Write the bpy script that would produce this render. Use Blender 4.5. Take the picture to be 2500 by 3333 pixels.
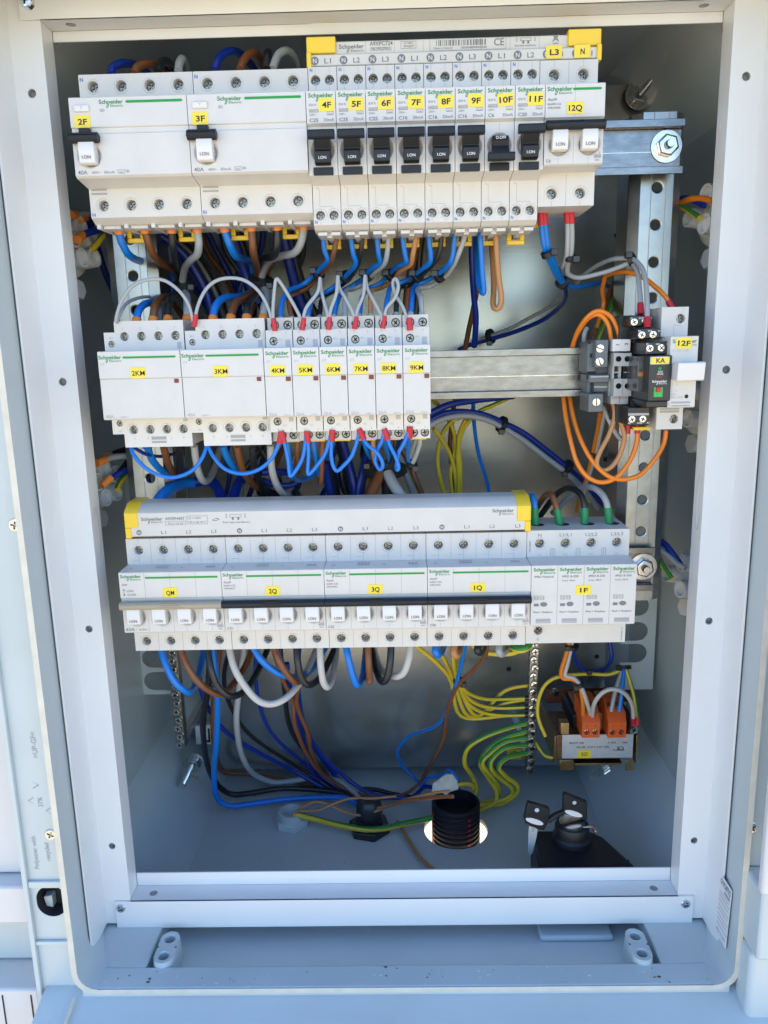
import bpy, math, random
from mathutils import Vector, Matrix, Euler
random.seed(7)
for o in list(bpy.data.objects): bpy.data.objects.remove(o)
scene = bpy.context.scene
COL = scene.collection
S = 0.001                                   # everything below is written in millimetres

# ------------------------------------------------------------------ camera, sky, sun, exposure
CAM_ROT = (math.radians(78.03033605), math.radians(1.26206858), math.radians(0.79692445))
CAM_POS = Vector((194.9026, -509.3801, -151.8067))
F_PX = 2530.889                             # focal length in pixels of the 2500 x 3333 photograph
cam_data = bpy.data.cameras.new('camera')
cam_data.sensor_fit = 'VERTICAL'; cam_data.sensor_height = 24.0
cam_data.lens = 24.0 * F_PX / 3333.0
cam_data.clip_start = 0.02; cam_data.clip_end = 2000
cam = bpy.data.objects.new('camera', cam_data); COL.objects.link(cam)
cam.location = CAM_POS * S; cam.rotation_euler = CAM_ROT
scene.camera = cam
CAM_M = Euler(CAM_ROT, 'XYZ').to_matrix()

SUN_EL, SUN_AZ = math.radians(58), math.radians(-14)      # azimuth from +Y (behind the cabinet) towards +X
world = bpy.data.worlds.new('World'); scene.world = world; world.use_nodes = True
wn = world.node_tree.nodes; wl = world.node_tree.links
bg = wn['Background']; sky = wn.new('ShaderNodeTexSky'); sky.sky_type = 'NISHITA'; sky.sun_disc = False
sky.sun_elevation = SUN_EL; sky.sun_rotation = SUN_AZ
sky.air_density = 1.0; sky.dust_density = 0.0; sky.ozone_density = 3.8
wl.new(sky.outputs[0], bg.inputs[0]); bg.inputs[1].default_value = 0.15
sun_d = bpy.data.lights.new('sun', 'SUN'); sun_d.energy = 3.4; sun_d.angle = math.radians(0.5); sun_d.color = (1.0, 0.93, 0.82)
sun = bpy.data.objects.new('sun', sun_d); COL.objects.link(sun)
sdir = Vector((math.sin(SUN_AZ) * math.cos(SUN_EL), math.cos(SUN_AZ) * math.cos(SUN_EL), math.sin(SUN_EL)))
sun.rotation_euler = sdir.to_track_quat('Z', 'Y').to_euler()
sun.location = sdir * 5
vs = scene.view_settings
vs.view_transform = 'Standard'; vs.look = 'None'; vs.gamma = 1.0; vs.use_curve_mapping = False
vs.exposure = 1.68

# ------------------------------------------------------------------ pixels to directions (photograph, native pixels)
ZR = {1:(0,0,1050),2:(950,50,600),3:(1450,50,600),4:(1900,0,600),5:(250,650,800),6:(850,700,650),7:(1400,700,900),8:(1850,950,450),
      9:(300,1300,750),10:(370,1600,710),11:(1040,1600,700),12:(1650,1550,650),13:(400,2050,900),14:(1200,2050,1000),
      15:(0,2300,774.7),16:(1700,2600,800),17:(400,1380,600),18:(850,1360,600),19:(220,650,300),20:(300,1420,220),
      21:(2250,2600,550.1),22:(0,2000,999.4),23:(400,2030,427.6),24:(1250,2450,600),25:(1750,2150,400),26:(1650,2550,500),0:(0,0,1659)}
def nat(k, u, v):
    a = ZR[k]; s = a[2] / 1659.0
    return a[0] + u * s, a[1] + v * s
def ray(k, u, v):
    x, y = nat(k, u, v)
    return CAM_M @ Vector(((x - 1250) / F_PX, -(y - 1666.5) / F_PX, -1.0))
def PY(k, u, v, y):                          # the point where that direction meets the plane Y = y
    d = ray(k, u, v); return CAM_POS + d * ((y - CAM_POS.y) / d.y)
def PZ(k, u, v, z):
    d = ray(k, u, v); return CAM_POS + d * ((z - CAM_POS.z) / d.z)
def PX(k, u, v, x):
    d = ray(k, u, v); return CAM_POS + d * ((x - CAM_POS.x) / d.x)
def PP(k, p):                                # third number: depth Y, or the height of a floor when below -300
    return PZ(k, p[0], p[1], p[2]) if p[2] < -300 else PY(k, p[0], p[1], p[2])

# ------------------------------------------------------------------ materials
MATS = {}
def mat(name, col, rough=0.5, metal=0.0, noise=0.0, nscale=200.0, bump=0.0, bscale=400.0, rvar=0.0, spec=0.5, coat=0.0, trans=0.0, stretch=None):
    m = bpy.data.materials.new(name); m.use_nodes = True
    nt = m.node_tree; b = nt.nodes['Principled BSDF']
    b.inputs['Base Color'].default_value = (*col, 1); b.inputs['Roughness'].default_value = rough
    b.inputs['Metallic'].default_value = metal; b.inputs['Specular IOR Level'].default_value = spec
    b.inputs['Coat Weight'].default_value = coat
    b.inputs['Transmission Weight'].default_value = trans
    tc = nt.nodes.new('ShaderNodeTexCoord'); mp = nt.nodes.new('ShaderNodeMapping')
    nt.links.new(tc.outputs['Object'], mp.inputs[0])
    if stretch: mp.inputs['Scale'].default_value = stretch
    if noise > 0:
        n = nt.nodes.new('ShaderNodeTexNoise'); n.inputs['Scale'].default_value = nscale; n.inputs['Detail'].default_value = 5
        nt.links.new(mp.outputs[0], n.inputs['Vector'])
        r = nt.nodes.new('ShaderNodeValToRGB')
        r.color_ramp.elements[0].position = 0.3; r.color_ramp.elements[1].position = 0.7
        r.color_ramp.elements[0].color = (*[c * (1 - noise) for c in col], 1)
        r.color_ramp.elements[1].color = (*[min(1, c * (1 + noise)) for c in col], 1)
        nt.links.new(n.outputs[0], r.inputs[0]); nt.links.new(r.outputs[0], b.inputs['Base Color'])
        if rvar:
            mr = nt.nodes.new('ShaderNodeMapRange'); mr.inputs[1].default_value = .3; mr.inputs[2].default_value = .7
            mr.inputs[3].default_value = max(.03, rough - rvar); mr.inputs[4].default_value = min(1, rough + rvar)
            nt.links.new(n.outputs[0], mr.inputs[0]); nt.links.new(mr.outputs[0], b.inputs['Roughness'])
    if bump > 0:
        n2 = nt.nodes.new('ShaderNodeTexNoise'); n2.inputs['Scale'].default_value = bscale; n2.inputs['Detail'].default_value = 3
        nt.links.new(mp.outputs[0], n2.inputs['Vector'])
        bp = nt.nodes.new('ShaderNodeBump'); bp.inputs['Strength'].default_value = bump; bp.inputs['Distance'].default_value = 0.0005
        nt.links.new(n2.outputs[0], bp.inputs['Height']); nt.links.new(bp.outputs[0], b.inputs['Normal'])
    MATS[name] = m; return m
mat('white_plastic', (0.59, 0.575, 0.55), 0.42, noise=0.035, nscale=60, bump=0.05, bscale=900)
mat('cream_plastic', (0.63, 0.615, 0.59), 0.45, noise=0.03, nscale=70, bump=0.05, bscale=900)
mat('rocker_white', (0.66, 0.65, 0.64), 0.3)
mat('grey_groove', (0.33, 0.33, 0.34), 0.6)
mat('dark_gap', (0.02, 0.02, 0.025), 0.8)
mat('black_plastic', (0.010, 0.012, 0.016), 0.42, spec=0.35, noise=0.2, nscale=120, bump=0.08, bscale=1200)
mat('beige_plastic', (0.34, 0.29, 0.21), 0.38, bump=0.05)
mat('yellow_plastic', (0.80, 0.55, 0.035), 0.4, bump=0.05)
mat('tag_yellow', (0.80, 0.62, 0.05), 0.35)
mat('ink_black', (0.01, 0.01, 0.012), 0.5)
mat('ink_grey', (0.17, 0.17, 0.19), 0.55)
mat('ink_pale', (0.40, 0.40, 0.42), 0.55)
mat('ink_green', (0.0, 0.21, 0.055), 0.5)
mat('stripe_green', (0.005, 0.27, 0.04), 0.45)
mat('ink_blue', (0.005, 0.14, 0.55), 0.5)
mat('ink_white', (0.7, 0.7, 0.72), 0.5)
mat('red_plastic', (0.50, 0.012, 0.02), 0.4)
mat('led_red', (0.16, 0.016, 0.012), 0.3)
mat('orange_sleeve', (0.80, 0.25, 0.045), 0.45)
mat('grey_sleeve', (0.36, 0.40, 0.40), 0.45)
mat('green_sleeve', (0.01, 0.24, 0.085), 0.45)
mat('red_sleeve', (0.48, 0.015, 0.03), 0.45)
mat('screw_metal', (0.26, 0.26, 0.24), 0.36, 1.0, noise=0.25, nscale=500)
mat('bright_metal', (0.66, 0.66, 0.64), 0.2, 1.0, noise=0.12, nscale=400, bump=0.03)
mat('brass', (0.42, 0.29, 0.14), 0.38, 1.0, noise=0.2, nscale=300)
mat('enclosure_grey', (0.475, 0.54, 0.56), 0.36, noise=0.05, nscale=14, bump=0.08, bscale=260, rvar=0.06)
mat('frame_white', (0.74, 0.75, 0.755), 0.3, noise=0.02, nscale=20, bump=0.04, bscale=500)
mat('rim_cream', (0.60, 0.575, 0.50), 0.5, noise=0.08, nscale=80, bump=0.25, bscale=300)
mat('door_white', (0.62, 0.625, 0.635), 0.4, noise=0.03, nscale=10, bump=0.05)
mat('wire_blue', (0.004, 0.165, 0.60), 0.33)
mat('wire_blue_shaded', (0.005, 0.026, 0.24), 0.33)  # same blue insulation with shade put into the colour
mat('wire_black', (0.012, 0.014, 0.018), 0.33)
mat('wire_brown', (0.17, 0.062, 0.022), 0.36)
mat('wire_tan', (0.42, 0.20, 0.075), 0.36)
mat('wire_grey', (0.33, 0.355, 0.37), 0.38)
mat('wire_white', (0.47, 0.455, 0.435), 0.38)
mat('wire_orange', (0.72, 0.20, 0.012), 0.36)
mat('wire_yellow', (0.62, 0.47, 0.03), 0.38)
mat('wire_green', (0.03, 0.20, 0.03), 0.38)
mat('relay_black', (0.016, 0.018, 0.021), 0.35, bump=0.06, bscale=900)
mat('terminal_grey', (0.40, 0.41, 0.41), 0.45, bump=0.05)
mat('stop_grey', (0.115, 0.135, 0.145), 0.45, bump=0.06)
mat('clear_smoke', (0.07, 0.075, 0.075), 0.15, noise=0.35, nscale=350)
mat('orange_terminal', (0.62, 0.10, 0.015), 0.4, bump=0.05)
mat('copper_winding', (0.36, 0.15, 0.045), 0.4, 0.2, noise=0.3, nscale=300)
mat('rust_plate', (0.17, 0.045, 0.018), 0.5, noise=0.2, nscale=100)
mat('lamination', (0.16, 0.085, 0.04), 0.45, 0.4, noise=0.3, nscale=200)
mat('socket_white', (0.62, 0.63, 0.62), 0.35, bump=0.03)
mat('conduit_black', (0.007, 0.008, 0.014), 0.5, spec=.3)
mat('tape', (0.50, 0.46, 0.40), 0.6, noise=0.2, nscale=90)
mat('aluminium_label', (0.58, 0.59, 0.60), 0.38, 0.35, noise=0.06, nscale=120)
mat('paper', (0.72, 0.73, 0.74), 0.5)
mat('green_plastic', (0.02, 0.42, 0.07), 0.4)
mat('ground_sand', (0.50, 0.385, 0.235), 0.9, noise=0.25, nscale=6, bump=0.6, bscale=40)
mat('scratch', (0.62, 0.64, 0.65), 0.5)

def scuffed(m, scale, thr, amount):
    nt = m.node_tree; b = nt.nodes['Principled BSDF']; src = b.inputs['Base Color'].links[0].from_socket
    tc = nt.nodes.new('ShaderNodeTexCoord'); mp = nt.nodes.new('ShaderNodeMapping'); mp.inputs['Scale'].default_value = (1, .45, .6); mp.inputs['Rotation'].default_value = (.3, .2, .5)
    n = nt.nodes.new('ShaderNodeTexNoise'); n.inputs['Scale'].default_value = scale; n.inputs['Detail'].default_value = 8; n.inputs['Roughness'].default_value = .72; n.inputs['Distortion'].default_value = .6
    nt.links.new(tc.outputs['Object'], mp.inputs[0]); nt.links.new(mp.outputs[0], n.inputs['Vector'])
    mr = nt.nodes.new('ShaderNodeMapRange'); mr.inputs[1].default_value = thr; mr.inputs[2].default_value = thr + .07; mr.inputs[3].default_value = 0; mr.inputs[4].default_value = amount
    nt.links.new(n.outputs[0], mr.inputs[0])
    mx = nt.nodes.new('ShaderNodeMix'); mx.data_type = 'RGBA'; mx.inputs[7].default_value = (.68, .69, .68, 1)
    nt.links.new(mr.outputs[0], mx.inputs[0]); nt.links.new(src, mx.inputs[6]); nt.links.new(mx.outputs[2], b.inputs['Base Color'])
scuffed(MATS['enclosure_grey'], 22, .66, .5)
def galvanised(name, col, rough, scale, patch, brushed=False, metal=1.0, con=.07, streak=(0.35, 1, 1.6)):
    m = bpy.data.materials.new(name); m.use_nodes = True; nt = m.node_tree; b = nt.nodes['Principled BSDF']
    b.inputs['Metallic'].default_value = metal
    tc = nt.nodes.new('ShaderNodeTexCoord')
    vo = nt.nodes.new('ShaderNodeTexVoronoi'); vo.inputs['Scale'].default_value = scale
    no = nt.nodes.new('ShaderNodeTexNoise'); no.inputs['Scale'].default_value = patch; no.inputs['Detail'].default_value = 4; no.inputs['Roughness'].default_value = .5
    mp = nt.nodes.new('ShaderNodeMapping'); nt.links.new(tc.outputs['Object'], mp.inputs[0])
    mp2 = nt.nodes.new('ShaderNodeMapping'); mp2.inputs['Scale'].default_value = streak if brushed else (1, 1, 1); nt.links.new(tc.outputs['Object'], mp2.inputs[0]); nt.links.new(mp2.outputs[0], no.inputs['Vector']); nt.links.new(mp.outputs[0], vo.inputs['Vector'])
    hs = nt.nodes.new('ShaderNodeRGBToBW'); nt.links.new(vo.outputs['Color'], hs.inputs[0])
    mx = nt.nodes.new('ShaderNodeMath'); mx.operation = 'MULTIPLY_ADD'; mx.inputs[1].default_value = 0.0 if brushed else 0.12
    nt.links.new(hs.outputs[0], mx.inputs[0]); nt.links.new(no.outputs[0], mx.inputs[2])
    r = nt.nodes.new('ShaderNodeValToRGB'); r.color_ramp.elements[0].position = .3; r.color_ramp.elements[1].position = .8
    r.color_ramp.elements[0].color = (*[c * (1 - con) for c in col], 1); r.color_ramp.elements[1].color = (*[min(1, c * (1 + con)) for c in col], 1)
    nt.links.new(mx.outputs[0], r.inputs[0]); nt.links.new(r.outputs[0], b.inputs['Base Color'])
    mr = nt.nodes.new('ShaderNodeMapRange'); mr.inputs[1].default_value = .3; mr.inputs[2].default_value = 1.0
    mr.inputs[3].default_value = rough - .03; mr.inputs[4].default_value = rough + .05
    nt.links.new(mx.outputs[0], mr.inputs[0]); nt.links.new(mr.outputs[0], b.inputs['Roughness'])
    n3 = nt.nodes.new('ShaderNodeTexNoise'); n3.inputs['Scale'].default_value = 300
    mp3 = nt.nodes.new('ShaderNodeMapping'); mp3.inputs['Scale'].default_value = (0.06, 1, 1) if brushed else (1, 1, 1)
    nt.links.new(tc.outputs['Object'], mp3.inputs[0]); nt.links.new(mp3.outputs[0], n3.inputs['Vector'])
    bp = nt.nodes.new('ShaderNodeBump'); bp.inputs['Strength'].default_value = .09; bp.inputs['Distance'].default_value = .0004
    nt.links.new(n3.outputs[0], bp.inputs['Height']); nt.links.new(bp.outputs[0], b.inputs['Normal'])
    MATS[name] = m
galvanised('plate_galvanised', (0.35, 0.37, 0.36), 0.25, 60, 26, True, 0.75, .17, (0.4, 1, 1.3))
galvanised('rail_zinc', (0.225, 0.23, 0.235), 0.27, 420, 170, True, 1.0, .24, (0.6, 1, 1.4))
galvanised('post_zinc', (0.34, 0.365, 0.37), 0.32, 160, 70, False, 1.0, .16)

# ------------------------------------------------------------------ mesh building
class MB:
    def __init__(self): self.v = []; self.f = []; self.m = []
    def add(self, verts, faces, mi=0):
        o = len(self.v); self.v += [tuple(p) for p in verts]
        for fc in faces: self.f.append(tuple(i + o for i in fc)); self.m.append(mi)
    def box(self, x0, x1, y0, y1, z0, z1, mi=0):
        if x0 > x1: x0, x1 = x1, x0
        if y0 > y1: y0, y1 = y1, y0
        if z0 > z1: z0, z1 = z1, z0
        self.add([(x0,y0,z0),(x1,y0,z0),(x1,y1,z0),(x0,y1,z0),(x0,y0,z1),(x1,y0,z1),(x1,y1,z1),(x0,y1,z1)],
                 [(0,3,2,1),(4,5,6,7),(0,1,5,4),(1,2,6,5),(2,3,7,6),(3,0,4,7)], mi)
    def prism(self, poly, axis, a, b, mi=0):
        """polygon extruded along an axis; poly in the two other axes (x: (y,z), y: (x,z), z: (x,y))"""
        n = len(poly)
        def pt(p, t): return (t, p[0], p[1]) if axis == 'x' else ((p[0], t, p[1]) if axis == 'y' else (p[0], p[1], t))
        vs_ = [pt(p, a) for p in poly] + [pt(p, b) for p in poly]
        ar = sum(poly[i][0] * poly[(i+1) % n][1] - poly[(i+1) % n][0] * poly[i][1] for i in range(n))
        if axis == 'y': ar = -ar
        fl = (ar > 0) == (b > a)
        caps = [tuple(range(n-1, -1, -1)), tuple(range(n, 2*n))]; sides = [(i, (i+1) % n, n + (i+1) % n, n + i) for i in range(n)]
        fs = caps + sides
        if not fl: fs = [tuple(reversed(q)) for q in fs]
        self.add(vs_, fs, mi)
    def tube(self, pts, r, n=8, mi=0, cap=True, mi2=None, twist=0.0):
        pts = [Vector(p) for p in pts]; N = len(pts)
        rs = r if isinstance(r, (list, tuple)) else [r] * N
        t0 = (pts[1] - pts[0]).normalized(); up = Vector((0, 0, 1)) if abs(t0.z) < .9 else Vector((0, 1, 0))
        nrm = (up - t0 * up.dot(t0)).normalized(); base = len(self.v)
        for i, p in enumerate(pts):
            t = (pts[min(i+1, N-1)] - pts[max(i-1, 0)])
            t = t.normalized() if t.length > 1e-9 else t0
            nrm = nrm - t * nrm.dot(t)
            nrm = nrm.normalized() if nrm.length > 1e-6 else t.orthogonal().normalized()
            bn = t.cross(nrm)
            for k in range(n):
                a = 2 * math.pi * k / n + twist * i
                self.v.append(tuple(p + (nrm * math.cos(a) + bn * math.sin(a)) * rs[i]))
        for i in range(N - 1):
            for k in range(n):
                k2 = (k + 1) % n
                self.f.append((base + i*n + k, base + i*n + k2, base + (i+1)*n + k2, base + (i+1)*n + k))
                self.m.append(mi if mi2 is None or k < n * .7 else mi2)
        if cap:
            self.f.append(tuple(base + k for k in range(n-1, -1, -1))); self.m.append(mi)
            self.f.append(tuple(base + (N-1)*n + k for k in range(n))); self.m.append(mi)
    def cyl(self, p0, p1, r, n=20, mi=0, r2=None): self.tube([p0, p1], [r, r if r2 is None else r2], n, mi)
    def lathe(self, c, axis, prof, n=24, mi=0):
        """prof = (radius, distance along the axis) list, around the axis through c"""
        ax = Vector(axis).normalized(); u = ax.orthogonal().normalized(); w = ax.cross(u); c = Vector(c); base = len(self.v)
        for r, h in prof:
            for k in range(n):
                a = 2 * math.pi * k / n
                self.v.append(tuple(c + ax * h + (u * math.cos(a) + w * math.sin(a)) * r))
        for i in range(len(prof) - 1):
            for k in range(n):
                k2 = (k + 1) % n
                self.f.append((base + i*n + k, base + i*n + k2, base + (i+1)*n + k2, base + (i+1)*n + k)); self.m.append(mi)
        self.f.append(tuple(base + k for k in range(n-1, -1, -1))); self.m.append(mi)
        self.f.append(tuple(base + (len(prof)-1)*n + k for k in range(n))); self.m.append(mi)
    def sheet(self, o, U, V, w, h, holes, mi=0, n=20, mi_in=None):
        """flat strip o + U*a + V*b (unit vectors, outward normal U x V) with holes; each hole sits in its own cell.
        hole = dict(a=, b=, cell=(a0,a1,b0,b1), prof=[(radius, depth)...], el=half length added along V)"""
        o, U, V = Vector(o), Vector(U), Vector(V); N = U.cross(V)
        cells = [hh['cell'] for hh in holes]
        def quad(a0, a1, b0, b1):
            if a1 - a0 < 1e-4 or b1 - b0 < 1e-4: return
            self.add([o+U*a0+V*b0, o+U*a1+V*b0, o+U*a1+V*b1, o+U*a0+V*b1], [(0,1,2,3)], mi)
        A = sorted(set([0, w] + [c[i] for c in cells for i in (0, 1)])); B = sorted(set([0, h] + [c[i] for c in cells for i in (2, 3)]))
        for i in range(len(A) - 1):
            for j in range(len(B) - 1):
                ca, cb = (A[i]+A[i+1])/2, (B[j]+B[j+1])/2
                if any(c[0] < ca < c[1] and c[2] < cb < c[3] for c in cells): continue
                quad(A[i], A[i+1], B[j], B[j+1])
        for hh in holes:
            a0, a1, b0, b1 = hh['cell']; ca, cb = hh['a'], hh['b']; el = hh.get('el', 0)
            angs = [2*math.pi*k/n for k in range(n)]
            for (xx, yy) in ((a1, b1), (a0, b1), (a0, b0), (a1, b0)): angs.append(math.atan2(yy-cb, xx-ca) % (2*math.pi))
            angs = sorted(set(round(a, 6) for a in angs)); m = len(angs); base = len(self.v)
            for a in angs:
                cx_, sx_ = math.cos(a), math.sin(a)
                t = min(((a1-ca)/cx_ if cx_ > 1e-9 else (a0-ca)/cx_ if cx_ < -1e-9 else 1e9), ((b1-cb)/sx_ if sx_ > 1e-9 else (b0-cb)/sx_ if sx_ < -1e-9 else 1e9))
                self.v.append(tuple(o + U*(ca+t*cx_) + V*(cb+t*sx_)))
            for r, d in hh['prof']:
                for a in angs:
                    e = el if math.sin(a) > 1e-6 else (-el if math.sin(a) < -1e-6 else 0)
                    self.v.append(tuple(o + U*(ca+r*math.cos(a)) + V*(cb+r*math.sin(a)*hh.get('sq', 1)+e) - N*d))
            L = len(hh['prof'])
            for i in range(L):
                for k in range(m):
                    k2 = (k+1) % m
                    self.f.append((base+i*m+k, base+i*m+k2, base+(i+1)*m+k2, base+(i+1)*m+k))
                    self.m.append(mi if (mi_in is None or i < L - 1) else mi_in)
            if hh.get('floor', True):
                self.f.append(tuple(base+L*m+k for k in range(m))); self.m.append(mi if mi_in is None else mi_in)
    def mesh(self, name, mats, smooth=35):
        me = bpy.data.meshes.new(name)
        me.from_pydata([(x*S, y*S, z*S) for x, y, z in self.v], [], self.f)
        for mm in mats: me.materials.append(MATS[mm])
        if len(mats) > 1: me.polygons.foreach_set('material_index', self.m)
        me.polygons.foreach_set('use_smooth', [True] * len(me.polygons))
        me.update()
        me.set_sharp_from_angle(angle=math.radians(smooth))
        return me
    def build(self, name, mats, parent=None, bevel=0.0, smooth=35, loc=None, fix=True):
        if isinstance(mats, str): mats = [mats]
        ob = bpy.data.objects.new(name, self.mesh(name, mats, smooth)); COL.objects.link(ob)
        if parent is not None: ob.parent = parent
        if loc is not None: ob.location = Vector(loc) * S
        if bevel:
            md = ob.modifiers.new('bevel', 'BEVEL'); md.width = bevel * S; md.segments = 2; md.limit_method = 'ANGLE'; md.angle_limit = math.radians(45)
            md.harden_normals = False
        return ob
def tag(o, label, cat, group=None, kind=None):
    if label: o['label'] = label
    if cat: o['category'] = cat
    if group: o['group'] = group
    if kind: o['kind'] = kind
    return o
def thing(name, label, cat, loc=(0, 0, 0), group=None):
    o = bpy.data.objects.new(name, None); COL.objects.link(o); o.location = Vector(loc) * S
    o.empty_display_size = 0.01
    return tag(o, label, cat, group)
def inst(me, name, parent, loc, rot=(0, 0, 0), scale=(1, 1, 1)):
    o = bpy.data.objects.new(name, me); COL.objects.link(o); o.parent = parent
    o.location = Vector(loc) * S; o.rotation_euler = rot; o.scale = scale
    return o

# ------------------------------------------------------------------ lettering
_gl = {}
def glyphs(s, bold=0.0):
    key = (s, bold)
    if key in _gl: return _gl[key]
    cu = bpy.data.curves.new('t', 'FONT'); cu.body = s; cu.size = 1.0; cu.resolution_u = 3; cu.offset = bold
    ob = bpy.data.objects.new('t', cu); COL.objects.link(ob)
    dg = bpy.context.evaluated_depsgraph_get(); me = bpy.data.meshes.new_from_object(ob.evaluated_get(dg))
    vv = [(p.co.x, p.co.y) for p in me.vertices]; ff = [tuple(p.vertices) for p in me.polygons]
    x0 = min([p[0] for p in vv] or [0]); x1 = max([p[0] for p in vv] or [1])
    _gl[key] = ([(a - x0, b) for a, b in vv], ff, x1 - x0)
    bpy.data.objects.remove(ob); bpy.data.curves.remove(cu); bpy.data.meshes.remove(me)
    return _gl[key]
CAPH = 0.73
def text(mb, s, x, z, h, w=None, y=-0.12, mi=0, bold=0.0, align='l', M=None, italic=0.0):
    """s with its baseline at z, cap height h; w = width to fit; front faces -Y"""
    vv, ff, ww = glyphs(s, bold); sc = h / CAPH; sx = sc if w is None else w / max(ww, 1e-6)
    wid = ww * sx; x -= wid / 2 if align == 'c' else wid if align == 'r' else 0
    P = [Vector((x + a * sx + italic * b * sc, y, z + b * sc)) for a, b in vv]
    if M is not None: P = [M @ p for p in P]
    mb.add(P, ff, mi)
def ring(mb, x, z, rx, rz, t, y=-0.12, mi=0, slant=0.0, n=16, M=None):
    P = []
    for q in (1, 0):
        for k in range(n):
            a = 2*math.pi*k/n; ax, az = (rx - t*(1-q)) * math.cos(a), (rz - t*(1-q)) * math.sin(a)
            P.append(Vector((x + ax + slant*az, y, z + az)))
    if M is not None: P = [M @ p for p in P]
    mb.add(P, [(k, (k+1) % n, n + (k+1) % n, n + k) for k in range(n)], mi)
def rect(mb, x0, x1, z0, z1, y=-0.12, mi=0):
    mb.add([(x0, y, z0), (x1, y, z0), (x1, y, z1), (x0, y, z1)], [(0, 1, 2, 3)], mi)
def frame(mb, x0, x1, z0, z1, t, y=-0.12, mi=0):
    rect(mb, x0, x1, z0, z0+t, y, mi); rect(mb, x0, x1, z1-t, z1, y, mi); rect(mb, x0, x0+t, z0+t, z1-t, y, mi); rect(mb, x1-t, x1, z0+t, z1-t, y, mi)
def disc(mb, x, z, r, y=-0.12, mi=0, n=18, rz=None):
    mb.add([(x + r*math.cos(2*math.pi*k/n), y, z + (rz or r)*math.sin(2*math.pi*k/n)) for k in range(n)], [tuple(range(n))], mi)
def logo(mb, x, ztop, w, mi=0, mi2=None, y=-0.12):
    h = w * .158
    text(mb, 'Schneider', x, ztop - h, h, w, y, mi, bold=0.022)
    z2 = ztop - h - w * .125
    text(mb, 'Electric', x + w*.47, z2, h * .62, w * .53, y, mi if mi2 is None else mi2, bold=0.004)
    ring(mb, x + w*.36, z2 + w*.05, w*.045, w*.085, w*.028, y, mi, slant=.35)

# ------------------------------------------------------------------ shared small parts
def screw_mesh(name, matname, kind='cross'):
    """screw head of radius 1 mm seen from -Y, with a real slot"""
    mb = MB(); n = 32; R = 1.0
    angs = [2*math.pi*k/n + .0491 for k in range(n)]
    def plus(a, w=.15, L=.62):
        c, s = abs(math.cos(a)), abs(math.sin(a))
        if kind == 'slot': w_, L_ = .13, .97; return min(w_/max(s, 1e-6), L_/max(c, 1e-6))
        r1 = min(w/max(s, 1e-6), L/max(c, 1e-6)); r2 = min(w/max(c, 1e-6), L/max(s, 1e-6)); return max(r1, r2)
    loops = [[(R*math.cos(a), 1.2, R*math.sin(a)) for a in angs], [(R*math.cos(a), .25, R*math.sin(a)) for a in angs],
             [(R*.84*math.cos(a), 0.0, R*.84*math.sin(a)) for a in angs],
             [(plus(a)*math.cos(a)*.98, -.03, plus(a)*math.sin(a)*.98) for a in angs],
             [(plus(a)*math.cos(a)*.8, .45, plus(a)*math.sin(a)*.8) for a in angs]]
    for l in loops: mb.v += l
    for i in range(len(loops)-1):
        for k in range(n):
            k2 = (k+1) % n; mb.f.append((i*n+k2, i*n+k, (i+1)*n+k, (i+1)*n+k2)); mb.m.append(1 if i == 3 else 0)
    mb.f.append(tuple((len(loops)-1)*n+k for k in range(n-1, -1, -1))); mb.m.append(1)
    return mb.mesh(name, [matname, 'dark_gap'], 30)
SCREW = screw_mesh('terminal_screw', 'screw_metal')
SCREW_SLOT = screw_mesh('slotted_screw', 'bright_metal', 'slot')
SCREW_BRIGHT = screw_mesh('bright_screw', 'bright_metal')
def screw(parent, x, y, z, r, me=None, name='terminal_screw', tilt=0.0):
    return inst(me or SCREW, name, parent, (x, y, z), (tilt, random.uniform(0, 1.5), 0), (r, r, r))

# ================================================================== the place: ground and cabinet
CX = 192.5
mb = MB(); mb.add([(-40000, -40000, -1350), (40000, -40000, -1350), (40000, 40000, -1350), (-40000, 40000, -1350)], [(0, 1, 2, 3)])
tag(mb.build('ground', 'ground_sand'), 'pale sandy ground below the cabinet', None, None, 'structure')

cab = thing('electrical_cabinet', 'pale grey polyester wiring cabinet standing open with its cream rim', 'cabinet', (CX, 300, -640))
OFF = (-CX, -300, 640)
def loop(xl, xr, zb, zt, y, cut, arc):
    """closed loop (clockwise from bottom left) with 6 points per corner: straight cut or arc"""
    P = []
    cs = [((xl, zb), (0, 1), (1, 0)), ((xr, zb), (-1, 0), (0, 1)), ((xr, zt), (0, -1), (-1, 0)), ((xl, zt), (1, 0), (0, -1))]
    for (cx, cz), d0, d1 in cs:
        c0, c1 = (cut[1], cut[0]) if d0[0] == 0 else (cut[0], cut[1])
        for k in range(6):
            t = k / 5
            if arc:
                a = t * math.pi / 2; f0, f1 = 1 - math.sin(a), 1 - math.cos(a)
            else: f0, f1 = 1 - t, t
            P.append((cx + d0[0]*c0*f0 + d1[0]*c1*f1, y, cz + d0[1]*c0*f0 + d1[1]*c1*f1))
    return P
loops = [loop(-45.5, 430.5, -604, 66, -20, (17, 17), True), loop(-45.5, 430.5, -604, 66, -36, (17, 17), True), loop(-41.5, 426.5, -600, 62, -36, (14, 14), True),
         loop(-46, 431, -600.5, 66, -5, (16, 16), True), loop(-57, 442, -608, 76, 52, (18, 18), True), loop(-61, 446, -616, 78, 62, (58, 68), False), loop(-61, 446, -616, 78, 300, (58, 68), False)]
n = 24
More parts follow.
